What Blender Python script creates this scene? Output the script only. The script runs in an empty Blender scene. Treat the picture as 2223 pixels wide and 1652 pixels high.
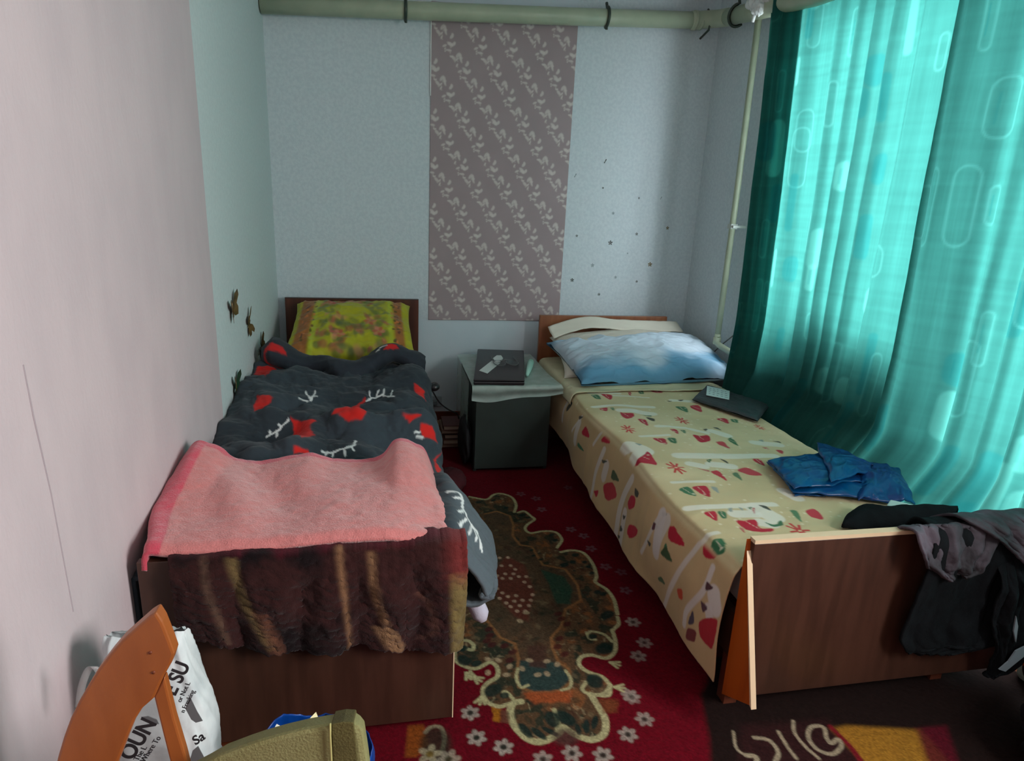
import bpy, math, random
import numpy as np
from mathutils import Matrix, Vector, Euler
SC = bpy.context.scene
COL = SC.collection
random.seed(7)
# ------------------------------------------------------------------ camera
CX, CD, CH, YAW, PIT, ROL, FPX = 0.5862, 3.8197, 1.3915, 0.2038, 0.2777, 0.0467, 1397.2
cy, sy, cp, sp, cr, sr = math.cos(YAW), math.sin(YAW), math.cos(PIT), math.sin(PIT), math.cos(ROL), math.sin(ROL)
FW = Vector((sy*cp, cy*cp, -sp)); RT = Vector((cy, -sy, 0)); UP = RT.cross(FW)
RT, UP = cr*RT + sr*UP, -sr*RT + cr*UP
cam_data = bpy.data.cameras.new('camera'); cam = bpy.data.objects.new('camera', cam_data); COL.objects.link(cam)
cam_data.sensor_width = 36; cam_data.lens = FPX/2223*36; cam_data.clip_start = .05
M = Matrix.Identity(4)
for i in range(3):
    M[i][0], M[i][1], M[i][2] = RT[i], UP[i], -FW[i]
M[0][3], M[1][3], M[2][3] = CX, -CD, CH
cam.matrix_world = M
SC.camera = cam
# ------------------------------------------------------------------ world, lights, exposure
w = bpy.data.worlds.new('overcast_sky'); SC.world = w; w.use_nodes = True
w.node_tree.nodes['Background'].inputs[0].default_value = (.72, .86, 1, 1)
w.node_tree.nodes['Background'].inputs[1].default_value = 1.0
SC.view_settings.view_transform = 'Standard'; SC.view_settings.look = 'None'
SC.view_settings.exposure = 0.0; SC.view_settings.gamma = 1; SC.view_settings.use_curve_mapping = False
def area(name, loc, tgt, sx, sy_, power, color):
    l = bpy.data.lights.new(name, 'AREA'); l.shape = 'RECTANGLE'; l.size = sx; l.size_y = sy_; l.energy = power; l.color = color
    o = bpy.data.objects.new(name, l); COL.objects.link(o); o.location = loc
    o.rotation_euler = (Vector(tgt)-Vector(loc)).to_track_quat('-Z', 'Y').to_euler()
    return o
# daylight just outside the curtained window and balcony door, and outside the bare window behind the camera
area('window_daylight', (3.05, -1.95, 1.45), (2.0, -1.95, 1.35), 2.5, 2.0, 262, (.87, .96, 1))
area('rear_window_daylight', (3.0, -3.95, 1.55), (0.6, -3.4, 0.3), .75, 1.3, 124, (1, .96, .95))
# ------------------------------------------------------------------ measuring helpers: a photograph pixel to a point on a known plane
def ray(px, py): return FW + RT*((px-1111.5)/FPX) - UP*((py-826)/FPX)
O0 = Vector((CX, -CD, CH))
def Xp(px, py, x): d = ray(px, py); return O0 + d*((x-O0.x)/d.x)
def Yp(px, py, y): d = ray(px, py); return O0 + d*((y-O0.y)/d.y)
def Zp(px, py, z): d = ray(px, py); return O0 + d*((z-O0.z)/d.z)
# ------------------------------------------------------------------ numpy noise
def _h(i, j, s):
    n = (i*374761393 + j*668265263 + s*974634777) & 0xffffffff
    n = ((n ^ (n >> 13))*1274126177) & 0xffffffff
    return ((n ^ (n >> 16)) & 0xffff)/65535.0
def vn(x, y, s=0):
    x = np.asarray(x, float); y = np.asarray(y, float)
    i = np.floor(x).astype(np.int64); j = np.floor(y).astype(np.int64); fx = x-i; fy = y-j
    fx = fx*fx*(3-2*fx); fy = fy*fy*(3-2*fy)
    a, b, c, d = _h(i, j, s), _h(i+1, j, s), _h(i, j+1, s), _h(i+1, j+1, s)
    return (a*(1-fx)+b*fx)*(1-fy)+(c*(1-fx)+d*fx)*fy
def fbm(x, y, s=0, o=4, g=.5):
    r = 0; a = 1; t = 0
    for k in range(o):
        r = r + a*vn(x*2**k+k*17.3, y*2**k+k*9.1, s+k); t += a; a *= g
    return r/t*2-1
def ridge(x, y, s=0, o=3):
    r = 0; a = 1; t = 0
    for k in range(o):
        r = r + a*(1-np.abs(vn(x*2**k+k*7.7, y*2**k+k*3.3, s+k)*2-1)*1.6).clip(0, 1); t += a; a *= .5
    return r/t
def sm(a, b, x): t = np.clip((x-a)/(b-a), 0, 1); return t*t*(3-2*t)
# ------------------------------------------------------------------ colours and materials
def lin(c):
    c = np.asarray(c, float)/255.0
    return np.where(c <= .04045, c/12.92, ((c+.055)/1.055)**2.4)
def L4(c): return (*[float(v) for v in lin(c)], 1)
MC = {}
def mat(name, col=(200, 200, 200), rough=.6, attr=False, noise=None, bump=0, bscale=200, metal=0, sheen=0, trans=0, tcol=None, alpha=1, spec=.5, stretch=None, emis=None):
    """noise=(colour2, scale, amount); attr=True takes colour from the mesh attribute Col"""
    if name in MC: return MC[name]
    m = bpy.data.materials.new(name); m.use_nodes = True; nt = m.node_tree; N = nt.nodes; K = nt.links
    b = N['Principled BSDF']; b.inputs['Roughness'].default_value = rough; b.inputs['Metallic'].default_value = metal
    b.inputs['Specular IOR Level'].default_value = spec
    if sheen: b.inputs['Sheen Weight'].default_value = sheen; b.inputs['Sheen Roughness'].default_value = .5
    tc = N.new('ShaderNodeTexCoord'); mp = N.new('ShaderNodeMapping'); K.new(tc.outputs['Object'], mp.inputs[0])
    if stretch: mp.inputs['Scale'].default_value = stretch
    if attr:
        a = N.new('ShaderNodeAttribute'); a.attribute_name = 'Col'; src = a.outputs['Color']
    else:
        r = N.new('ShaderNodeRGB'); r.outputs[0].default_value = L4(col); src = r.outputs[0]
    if noise:
        t = N.new('ShaderNodeTexNoise'); t.inputs['Scale'].default_value = noise[1]; t.inputs['Detail'].default_value = 6
        K.new(mp.outputs[0], t.inputs['Vector'])
        cr_ = N.new('ShaderNodeMapRange'); cr_.inputs[1].default_value = .38; cr_.inputs[2].default_value = .62; cr_.inputs[4].default_value = noise[2]
        K.new(t.outputs[0], cr_.inputs[0])
        mx = N.new('ShaderNodeMix'); mx.data_type = 'RGBA'; K.new(cr_.outputs[0], mx.inputs[0]); K.new(src, mx.inputs[6]); mx.inputs[7].default_value = L4(noise[0])
        src = mx.outputs[2]
    K.new(src, b.inputs['Base Color'])
    if bump:
        t2 = N.new('ShaderNodeTexNoise'); t2.inputs['Scale'].default_value = bscale; t2.inputs['Detail'].default_value = 3
        K.new(mp.outputs[0], t2.inputs['Vector'])
        bm = N.new('ShaderNodeBump'); bm.inputs['Strength'].default_value = bump; bm.inputs['Distance'].default_value = .004
        K.new(t2.outputs[0], bm.inputs['Height']); K.new(bm.outputs[0], b.inputs['Normal'])
    if trans:
        tr = N.new('ShaderNodeBsdfTranslucent'); K.new(src, tr.inputs[0])
        ms = N.new('ShaderNodeMixShader'); ms.inputs[0].default_value = trans
        K.new(b.outputs[0], ms.inputs[1]); K.new(tr.outputs[0], ms.inputs[2]); K.new(ms.outputs[0], N['Material Output'].inputs[0])
    if alpha < 1:
        tp = N.new('ShaderNodeBsdfTransparent'); ms = N.new('ShaderNodeMixShader'); ms.inputs[0].default_value = alpha
        K.new(tp.outputs[0], ms.inputs[1]); K.new(b.outputs[0], ms.inputs[2]); K.new(ms.outputs[0], N['Material Output'].inputs[0])
    MC[name] = m
    return m
# ------------------------------------------------------------------ object helpers
def tag(o, label=None, cat=None, group=None, kind=None):
    for k, v in (('label', label), ('category', cat), ('group', group), ('kind', kind)):
        if v: o[k] = v
    return o
def empty(name, loc, label, cat, group=None):
    o = bpy.data.objects.new(name, None); COL.objects.link(o); o.location = loc; o.empty_display_size = .05
    return tag(o, label, cat, group)
def link(name, me, m, parent=None, smooth=False):
    o = bpy.data.objects.new(name, me); COL.objects.link(o)
    if m is not None: me.materials.append(m)
    if parent is not None:
        o.parent = parent; o.location = -Vector(wloc(parent))
    if smooth: me.shade_smooth()
    return o
def wloc(o):
    v = Vector(o.location)
    while o.parent is not None:
        o = o.parent; v += Vector(o.location)
    return v
def mesh(name, vs, fs):
    me = bpy.data.meshes.new(name); me.from_pydata([tuple(v) for v in vs], [], fs); me.update(); return me
def part(name, vs, fs, m, parent=None, smooth=False): return link(name, mesh(name, vs, fs), m, parent, smooth)
def boxg(x0, x1, y0, y1, z0, z1):
    v = [(x, y, z) for z in (z0, z1) for y in (y0, y1) for x in (x0, x1)]
    return v, [(0, 2, 3, 1), (4, 5, 7, 6), (0, 1, 5, 4), (2, 6, 7, 3), (0, 4, 6, 2), (1, 3, 7, 5)]
def box(name, x0, x1, y0, y1, z0, z1, m, parent=None, bev=0):
    o = part(name, *boxg(x0, x1, y0, y1, z0, z1), m, parent)
    if bev: bevel(o, bev)
    return o
def bevel(o, wd, seg=2):
    b = o.modifiers.new('bevel', 'BEVEL'); b.width = wd; b.segments = seg; b.limit_method = 'ANGLE'
def prism(name, pts, off, m, parent=None, bev=0):
    """extrude a planar polygon (3-D points) by vector off"""
    n = len(pts); off = Vector(off); v = [Vector(p) for p in pts] + [Vector(p)+off for p in pts]
    f = [tuple(range(n))[::-1], tuple(range(n, 2*n))] + [(i, (i+1) % n, n+(i+1) % n, n+i) for i in range(n)]
    me = mesh(name, v, f)
    import bmesh
    bm = bmesh.new(); bm.from_mesh(me); bmesh.ops.recalc_face_normals(bm, faces=bm.faces); bm.to_mesh(me); bm.free()
    o = link(name, me, m, parent)
    if bev: bevel(o, bev)
    return o
def tubeg(pts, r, seg=12, caps=True):
    pts = [Vector(p) for p in pts]; n = len(pts); rs = r if isinstance(r, (list, tuple)) else [r]*n
    V = []; F = []; up = Vector((0, 0, 1)); u = None
    for i, p in enumerate(pts):
        t = (pts[min(i+1, n-1)]-pts[max(i-1, 0)]).normalized()
        if u is None:
            u = t.cross(up)
            if u.length < .1: u = t.cross(Vector((1, 0, 0)))
        u = (u - t*u.dot(t)).normalized(); v2 = t.cross(u)
        for k in range(seg):
            a = 2*math.pi*k/seg; V.append(p+(u*math.cos(a)+v2*math.sin(a))*rs[i])
    for i in range(n-1):
        for k in range(seg):
            F.append((i*seg+k, i*seg+(k+1) % seg, (i+1)*seg+(k+1) % seg, (i+1)*seg+k))
    if caps: F += [tuple(range(seg))[::-1], tuple(range((n-1)*seg, n*seg))]
    return V, F
def tube(name, pts, r, m, parent=None, seg=12): return part(name, *tubeg(pts, r, seg), m, parent, True)
def merge(*gs):
    V = []; F = []
    for v, f in gs:
        n = len(V); V += list(v); F += [tuple(n+i for i in q) for q in f]
    return V, F
def spline(P, n):
    """Catmull-Rom through rows of P (any dimension), n samples, uniform in chord length"""
    P = np.asarray(P, float); d = np.r_[0, np.cumsum(np.linalg.norm(np.diff(P, axis=0), axis=1))]; d /= d[-1]
    Q = np.vstack([2*P[0]-P[1], P, 2*P[-1]-P[-2]]); t = np.linspace(0, 1, n)
    i = np.clip(np.searchsorted(d, t, 'right')-1, 0, len(P)-2); f = ((t-d[i])/(d[i+1]-d[i]))[:, None]
    a, b, c, e = Q[i], Q[i+1], Q[i+2], Q[i+3]
    return .5*(2*b+(c-a)*f+(2*a-5*b+4*c-e)*f*f+(3*b-a-3*c+e)*f**3)
def grid(name, P, m, parent=None, col=None, thick=0, closed_u=False):
    """P: (nv,nu,3) array of world points -> smooth quad mesh"""
    nv, nu = P.shape[:2]; idx = np.arange(nv*nu).reshape(nv, nu)
    if closed_u: idx = np.hstack([idx, idx[:, :1]])
    f = np.stack([idx[:-1, :-1], idx[:-1, 1:], idx[1:, 1:], idx[1:, :-1]], -1).reshape(-1, 4)
    me = bpy.data.meshes.new(name); me.vertices.add(nv*nu); me.vertices.foreach_set('co', P.reshape(-1).astype(np.float32))
    me.loops.add(f.size); me.loops.foreach_set('vertex_index', f.reshape(-1).astype(np.int32))
    me.polygons.add(len(f)); me.polygons.foreach_set('loop_start', (np.arange(len(f))*4).astype(np.int32))
    me.update(calc_edges=True)
    if col is not None:
        a = me.color_attributes.new('Col', 'FLOAT_COLOR', 'POINT')
        c = np.ones((nv*nu, 4), np.float32); c[:, :3] = col.reshape(-1, 3); a.data.foreach_set('color', c.reshape(-1))
    o = link(name, me, m, parent, True)
    if thick:
        s = o.modifiers.new('thickness', 'SOLIDIFY'); s.thickness = thick; s.offset = 0
    return o
def normals(P):
    du = np.gradient(P, axis=1); dv = np.gradient(P, axis=0); n = np.cross(du, dv)
    return n/np.maximum(np.linalg.norm(n, axis=2, keepdims=True), 1e-9)
# ------------------------------------------------------------------ painting prints on mesh attributes
class Paint:
    """A, B: 2-D surface coordinates (metres) of every vertex"""
    def __init__(s, A, B, base): s.A = A; s.B = B; s.C = np.empty(A.shape+(3,)); s.C[:] = lin(base)
    def _mix(s, mask, al, c):
        c = lin(c); s.C[mask] = s.C[mask]*(1-al[:, None]) + c*al[:, None]
    def _box(s, pts, w): return (s.A > pts[:, 0].min()-w) & (s.A < pts[:, 0].max()+w) & (s.B > pts[:, 1].min()-w) & (s.B < pts[:, 1].max()+w)
    def _seg(s, a, b, pts, closed):
        d = np.full(a.shape, 9.); n = len(pts)
        for i in range(n if closed else n-1):
            p = pts[i]; q = pts[(i+1) % n]; v = q-p; L = v@v+1e-12
            t = np.clip(((a-p[0])*v[0]+(b-p[1])*v[1])/L, 0, 1); d = np.minimum(d, np.hypot(a-p[0]-t*v[0], b-p[1]-t*v[1]))
        return d
    def stroke(s, pts, wd, c, soft=.002, al=1, smooth=0):
        pts = np.asarray(pts, float)[:, :2]
        if smooth: pts = spline(pts, smooth)
        m = s._box(pts, wd+soft)
        if not m.any(): return
        d = s._seg(s.A[m], s.B[m], pts, False); s._mix(m, al*(1-sm(wd/2-soft, wd/2+soft, d)), c)
    def poly(s, pts, c, soft=.002, al=1, wob=0):
        pts = np.asarray(pts, float)[:, :2]; m = s._box(pts, soft)
        if not m.any(): return
        a, b = s.A[m], s.B[m]
        if wob: a = a+wob*fbm(a*60, b*60, 5); b = b+wob*fbm(a*60, b*60, 9)
        ins = np.zeros(a.shape, bool); n = len(pts)
        for i in range(n):
            p = pts[i]; q = pts[(i+1) % n]
            if p[1] == q[1]: continue
            k = ((p[1] > b) != (q[1] > b)) & (a < (q[0]-p[0])*(b-p[1])/(q[1]-p[1])+p[0]); ins ^= k
        d = s._seg(a, b, pts, True); d = np.where(ins, -d, d); s._mix(m, al*(1-sm(-soft, soft, d)), c)
    def disk(s, p, rx, c, ry=None, rot=0, soft=.15, al=1):
        ry = ry or rx; R = max(rx, ry)*1.3; m = (abs(s.A-p[0]) < R) & (abs(s.B-p[1]) < R)
        if not m.any(): return
        a, b = s.A[m]-p[0], s.B[m]-p[1]; ca, sa = math.cos(rot), math.sin(rot)
        d = np.hypot((a*ca+b*sa)/rx, (-a*sa+b*ca)/ry); s._mix(m, al*(1-sm(1-soft, 1+soft, d)), c)
    def flower(s, p, r, c, cc, n=5, rot=0, al=1):
        for k in range(n):
            t = rot+2*math.pi*k/n; s.disk((p[0]+math.cos(t)*r*.62, p[1]+math.sin(t)*r*.62), r*.44, c, r*.31, t, .35, al*.8)
        s.disk(p, r*.34, cc, al=al, soft=.4)
    def grain(s, amt, sc=150, seed=3): s.C *= (1+amt*fbm(s.A*sc, s.B*sc, seed, 3))[..., None]
PI = math.pi
# ================================================================== SETTING
M_wallp = mat('grey_wallpaper', (210, 221, 225), .75, noise=((188, 201, 208), 60, .45), bump=.25, bscale=140)
M_pale = mat('pale_paint', (206, 218, 224), .6, noise=((192, 206, 214), 3, .6), bump=.1, bscale=60)
M_left = mat('blue_grey_wallpaper', (200, 212, 211), .75, noise=((184, 198, 198), 60, .4), bump=.25, bscale=140)
M_pink = mat('pink_wallpaper', (198, 183, 185), .72, noise=((188, 174, 177), 9, .6), bump=.2, bscale=120, stretch=(1, 1, .4))
M_ceil = mat('ceiling_whitewash', (228, 230, 230), .8)
M_base = mat('baseboard_paint', (112, 50, 34), .4, noise=((80, 34, 24), 12, .5))
M_floor = mat('floor_paint', (125, 62, 34), .4, noise=((95, 45, 25), 6, .6))
M_white = mat('window_white_paint', (225, 226, 222), .4)
XR0, XR1, YB = 2.49, 2.66, -6.3                              # right wall flares slightly
def wx(y): return XR0 + (XR1-XR0)*(-y/6.3)*1.9 if y > -3.3 else XR0+(XR1-XR0)*.995
fl = box('floor', -.15, 3.0, YB, .1, -.08, 0, M_floor); tag(fl, kind='structure')
ce = box('ceiling', -.15, 3.0, YB, .1, 2.62, 2.7, M_ceil); tag(ce, kind='structure')
wb = box('wall_back', -.15, 3.0, 0, .12, 0, 2.62, M_pale); tag(wb, kind='structure')
ST = .0025
box('wallpaper_sheet', 0, .853, -ST, 0, .669, 2.62, M_wallp, wb)
box('wallpaper_sheet', 1.648, 2.49, -ST, 0, .655, 2.62, M_wallp, wb)
# floral sheet with its print on a fine mesh
nu, nv = 270, 560
sx = np.linspace(.848, 1.652, nu); sz = np.linspace(.664, 2.36, nv); A, B = np.meshgrid(sx, sz)
pt = Paint(A, B, (162, 145, 147)); pt.C *= (1+.06*fbm(A*9, B*9, 2))[..., None]
rnd = random.Random(5); tile = []
for k in range(14): tile.append((rnd.random()*.17, rnd.random()*.26, rnd.choice((.013, .010, .008)), rnd.random()*6.3, rnd.choice((0, 1, 1, 2))))
for tx in range(-1, 6):
    for ty in range(-1, 8):
        for (a, b, r, t, kd) in tile:
            for half in (0, 1):
                p = (.85+tx*.17+a+(.085 if half else 0), .66+ty*.25+b+(.13 if half else 0))
                c = (212, 203, 198)
                if kd == 0:
                    pt.disk(p, r, c, r*.6, t, .45, .8); pt.disk((p[0]+r*.9*math.cos(t+.5), p[1]+r*.9*math.sin(t+.5)), r*.5, c, al=.6, soft=.35)
                elif kd == 1: pt.disk(p, r*1.2, c, r*.6, t, .45, .75); pt.disk((p[0]+r*.5, p[1]-r*1.1), r*.45, (196, 186, 178), al=.6, soft=.4)
                else:
                    for q in range(3): pt.disk((p[0]+r*.6*math.cos(t+q*2.1), p[1]+r*.6*math.sin(t+q*2.1)), r*.45, c, al=.65, soft=.35)
P = np.stack([A, np.full_like(A, -.006), B], -1)
M_floral = mat('floral_print_paper', attr=True, rough=.7)
grid('floral_sheet', P, M_floral, wb, pt.C, thick=.002)['label'] = 'dusty pink wallpaper sheet with small cream flowers'
box('sheet_edge', .845, .850, -.012, 0, 1.9, 2.33, M_white, wb)
bb = box('baseboard_back', .0, 2.49, -.018, 0, .03, .085, M_base); tag(bb, kind='structure')
tr = box('trim_1', .0, 2.49, -.026, 0, .0, .03, mat('pale_floor_strip', (176, 146, 108), .5)); tag(tr, kind='structure')
wl = box('wall_left', -.12, 0, YB, 0, 0, 2.62, M_left); tag(wl, kind='structure')
pk = box('wallpaper_sheet', -.001, .004, YB, -1.425, 0, 2.62, M_pink, wl); pk['label'] = 'pinkish near wallpaper sheet'
M_seam = mat('paper_seam_line', (168, 156, 160), .8)  # colour of the thin crack line in the pink paper
v, f = tubeg([(.004, -2.664, 1.09), (.0045, -2.66, 1.0), (.004, -2.645, .85), (.004, -2.636, .6)], .0016, 6); part('paper_crack', v, f, M_seam, wl)
box('wall_rear', -.15, 3.0, YB-.1, YB, 0, 2.62, M_pink)['kind'] = 'structure'
# right wall with openings, built as upright segments
def wseg(y0, y1, z0, z1, th=.16):
    a, b = wx(y0), wx(y1)
    v = [(a, y0, z0), (b, y1, z0), (b+th, y1, z0), (a+th, y0, z0), (a, y0, z1), (b, y1, z1), (b+th, y1, z1), (a+th, y0, z1)]
    return v, [(0, 3, 2, 1), (4, 5, 6, 7), (0, 1, 5, 4), (1, 2, 6, 5), (2, 3, 7, 6), (3, 0, 4, 7)]
WY = [(-.78, -1.80, .74, 2.28), (-1.92, -2.85, .12, 2.28)]
segs = [wseg(0, -.78, 0, 2.62), wseg(-.78, -1.80, 0, .74), wseg(-.78, -3.3, 2.28, 2.62), wseg(-1.80, -1.92, 0, 2.28),
        wseg(-1.92, -2.85, 0, .12), wseg(-2.85, -3.3, 0, 2.28), wseg(-3.3, -3.5, 0, 2.62), wseg(-3.5, -4.4, 0, .8), wseg(-3.5, -4.4, 2.25, 2.62), wseg(-4.4, -6.3, 0, 2.62)]
wr = part('wall_right', *merge(*segs), M_wallp); tag(wr, kind='structure')
M_glass = mat('window_glass', (235, 245, 245), .05, alpha=.08)
def window(name, y0, y1, z0, z1, mulls, m=M_white):
    a = wx((y0+y1)/2)+.10; o = None
    gs = [boxg(a, a+.05, y1, y1+.06, z0, z1), boxg(a, a+.05, y0-.06, y0, z0, z1), boxg(a, a+.05, y1, y0, z0, z0+.06), boxg(a, a+.05, y1, y0, z1-.06, z1)]
    o = part(name, *merge(*gs), m); tag(o, kind='structure')
    for yy in mulls: box('mullion', a+.005, a+.045, yy-.025, yy+.025, z0+.06, z1-.06, m, o)
    box('pane', a+.02, a+.024, y1+.06, y0-.06, z0+.06, z1-.06, M_glass, o)
    return o
w1 = window('window_1', -.78, -1.80, .74, 2.28, [-1.4])
box('sill', wx(-1.4)+.005, wx(-1.4)+.12, -1.80, -.78, .735, .752, M_white, w1, .004)
d1 = window('door_1', -1.92, -2.85, .12, 2.28, [])
window('window_2', -3.5, -4.4, .8, 2.25, [])
# things standing on the sill, seen as silhouettes through the curtain
def lump(name, c, r, m, seed=0, parent=None, amp=.12, n=40, sc=2.2):
    th = np.linspace(0, 2*PI, n, endpoint=False); ph = np.linspace(0.02, PI-.02, n//2); T, H = np.meshgrid(th, ph)
    d = np.stack([np.cos(T)*np.sin(H), np.sin(T)*np.sin(H), np.cos(H)], -1)
    k = 1+amp*(fbm(d[..., 0]*sc+d[..., 2]*1.7+9, d[..., 1]*sc+d[..., 2]*1.3+4, seed)+.6*(ridge(d[..., 0]*sc*2+5+d[..., 2], d[..., 1]*sc*2+3-d[..., 2], seed+3)-.5))
    return grid(name, np.array(c)+d*np.array(r)*k[..., None], m, parent, closed_u=True)
# ================================================================== HEATING PIPE
M_pipe = mat('cream_green_pipe_paint', (176, 186, 160), .35, noise=((158, 170, 146), 9, .6))
M_clamp = mat('pipe_clamp_metal', (70, 80, 72), .35, metal=.7)
hp = empty('heating_pipe', (2.4, -.1, 2.3), 'cream-green heating pipe under the ceiling with thin riser beside curtain', 'pipe')
pr = .043
bp_ = lambda x: 2.254+(x-.08)*.0572
pts = [(0.004, -.075, 2.25), (.8, -.075, bp_(.8)-.003), (1.6, -.075, bp_(1.6)-.003), (2.30, -.08, bp_(2.3))]
tube('pipe_run', pts, pr, M_pipe, hp, 24)
el = spline([(2.28, -.08, bp_(2.3)), (2.36, -.09, 2.388), (2.41, -.14, 2.386), (2.42, -.24, 2.372)], 14)
tube('elbow', [tuple(p) for p in el], pr*1.04, M_pipe, hp, 24)
tube('pipe_run', [(2.42, -.22, 2.374), (2.42, -.6, 2.326), (2.43, -1.0, 2.285), (2.5, -3.2, 2.2)], pr, M_pipe, hp, 24)
for (x, r) in ((2.30, pr*1.16), (2.335, pr*1.1)): tube('collar', [(x-.008, -.081, bp_(x)), (x+.008, -.081, bp_(x))], r, M_pipe, hp, 24)
tube('riser', [(2.43, -.538, 2.33), (2.44, -.538, 1.5), (2.44, -.538, .67)], .0165, M_pipe, hp)
el = spline([(2.44, -.538, .70), (2.44, -.54, .655), (2.44, -.57, .64), (2.445, -.75, .625), (2.45, -.86, .615)], 16)
tube('branch', [tuple(p) for p in el], .017, M_pipe, hp)
tube('collar', [(2.44, -.538, .68), (2.44, -.538, .64)], .022, M_pipe, hp)
M_br = mat('bracket_white_paint', (190, 198, 190), .4)
v1 = boxg(2.425, 2.50, -.575, -.535, 1.285, 1.297); v2 = boxg(2.422, 2.46, -.556, -.518, 1.278, 1.304)
part('wall_bracket', *merge(v1, v2), M_br, hp)
for x in (.711, 1.79):
    z = bp_(x); ring = [(x, -.075-math.cos(a)*pr*1.15, z+math.sin(a)*pr*1.15) for a in np.linspace(-PI*.55, PI*.5, 20)]
    ring += [(x, -.06, z+pr*1.7)]
    c = tube('pipe_clamp', ring, .0085, M_clamp, hp, 8)
    tube('clamp_bolt', [(x+.002, -.085, z-pr*1.05), (x+.002, -.085, z-pr*1.45)], .007, M_clamp, hp, 8)
ring = [(2.42+math.cos(a)*pr*1.15, -.34-.02*math.sin(a), 2.358+math.sin(a)*pr*1.15) for a in np.linspace(PI*.55, PI*1.75, 18)]
tube('pipe_clamp', [(2.40, -.37, 2.435)]+ring, .008, M_clamp, hp, 8)
tube('pipe_clamp', [(2.36, -.05, 2.30), (2.372, -.12, 2.33), (2.378, -.13, 2.40), (2.37, -.09, 2.44)], .006, M_clamp, hp, 8)
M_rag = mat('white_rag_cloth', (222, 228, 226), .8)
rg = empty('white_rag', (2.40, -.62, 2.33), 'white rag knotted around the heating pipe at the curtain corner', 'cloth')
for k, (c, r) in enumerate((((2.385, -.60, 2.352), (.055, .05, .045)), ((2.41, -.68, 2.36), (.05, .06, .04)), ((2.37, -.63, 2.318), (.03, .035, .035)))):
    lump('rag_fold', c, r, M_rag, 20+k, rg, .35, 60)
tube('rag_tail', [(2.37, -.61, 2.31), (2.365, -.605, 2.28), (2.366, -.6, 2.262)], [.010, .009, .007], M_rag, rg, 8)
cb = tube('antenna_cable', [tuple(p) for p in spline([(2.47, -.66, .72), (2.46, -.56, .64), (2.44, -.47, .55), (2.42, -.40, .50), (2.42, -.38, .40)], 20)], .0035, mat('grey_cable', (96, 100, 100), .5))
tag(cb, 'thin grey cable crossing the pipe elbow beside the blue pillow', 'cable')
# ================================================================== CURTAINS
def curtain(y0, y1, ztop, label, seed, n=300, lead=0.0, low=.12, slant=.14):
    nz = 420
    s = np.linspace(0, 1, n); z = np.linspace(low, ztop, nz); S, Z = np.meshgrid(s, z)
    Wd = abs(y1-y0); slp = slant*(1-(Z-low)/(ztop-low))
    Y = y0+(y1-y0)*S-(slp*(1-S))
    k = S*Wd/.135 + .35*np.sin(S*Wd*9+seed) + .18*(1-Z/ztop)*np.sin(S*7+seed*2)
    ph = k*2*PI; fold = np.sin(ph)+.35*np.sin(2*ph+1+seed)+.25*fbm(S*Wd*18, Z*1.2, seed)
    amp = .014+.010*(1-Z/ztop)
    X = np.interp(-Y, [0, 3.3, 6], [wx(0), wx(-3.2), wx(-3.2)])-.065-.075*(1-sm(0,.3,S))+amp*fold
    X = X - .10*sm(.62, .40, Z)*sm(-.8, -1.1, Y)*(1-sm(-2.15, -2.4, Y)) - .03*sm(.9, .4, Z)
    Y = Y+.006*np.cos(ph)+.012*fbm(S*Wd*6, Z*2, seed+5)
    # woven print: rounded upright rectangles in lighter and darker teal
    U = S*Wd*1.35; pt = Paint(U, Z, (49, 109, 102)); r = random.Random(seed*13+1)
    pt.C *= (1+.10*fbm(U*3, Z*60, 4, 2)+.07*fbm(U*150, Z*4, 8, 2))[..., None]
    for q in range(int(62*Wd)+6):
        cx_, cz = r.random()*Wd*1.35, low+r.random()*(ztop-low); a, b = r.choice((.02, .03, .045)), r.choice((.06, .09, .13))
        rr = a*.85; pp = []
        for (qx, qz, a0) in ((1, 1, 0), (-1, 1, 1), (-1, -1, 2), (1, -1, 3)):
            for j in range(5):
                t = (a0+j/4)*PI/2; pp.append((cx_+qx*(a-rr)+rr*math.cos(t), cz+qz*(b-rr)+rr*math.sin(t)))
        kk = r.random()
        if kk < .45: pt.stroke(pp+[pp[0]], .007, (84, 156, 148), .005, .35)
        elif kk < .75: pt.poly(pp, (22, 104, 104), .006, .5)
        else: pt.poly(pp, (80, 150, 140), .006, .55)
        if r.random() < .4: pt.stroke([(cx_-a*.4, cz-b*.5), (cx_-a*.4, cz+b*.5)], .006, (20, 100, 100), .003, .4)
    o = grid('curtain', np.stack([X, Y, Z], -1), M_curt, None, pt.C)
    if seed == 1:                                               # added second layer that dims daylight through the edge beside the wall
        q = int(n*.17); tw = (1-S[:, :q]/S[0, q-1])
        for lay in (1,):
            Pf = np.stack([X[:, :q]+.014*lay+.008*np.sin(S[:, :q]*140+lay), Y[:, :q]-.012*lay*tw, Z[:, :q]], -1)
            grid('dimming_layer', Pf, M_curt, o, pt.C[:, :q])
    return tag(o, label, 'curtain')
M_curt = mat('teal_curtain_weave', attr=True, rough=.75, trans=.62, bump=.15, bscale=600, spec=.2)
curtain(-.70, -1.80, 2.325, 'teal patterned curtain panel nearest the far corner, hanging beside the bed', 1)
curtain(-1.755, -3.05, 2.27, 'teal patterned curtain panel nearer the camera, right of the dark gap', 2, slant=.05)
M_sill = mat('sill_bag_fabric', (70, 84, 80), .8)
o = lump('sill_bundle', (2.612, -1.25, .835), (.035, .14, .085), M_sill, 41, amp=.1); tag(o, 'dim rounded bundle on the window sill behind the far curtain', 'bundle')
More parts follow.
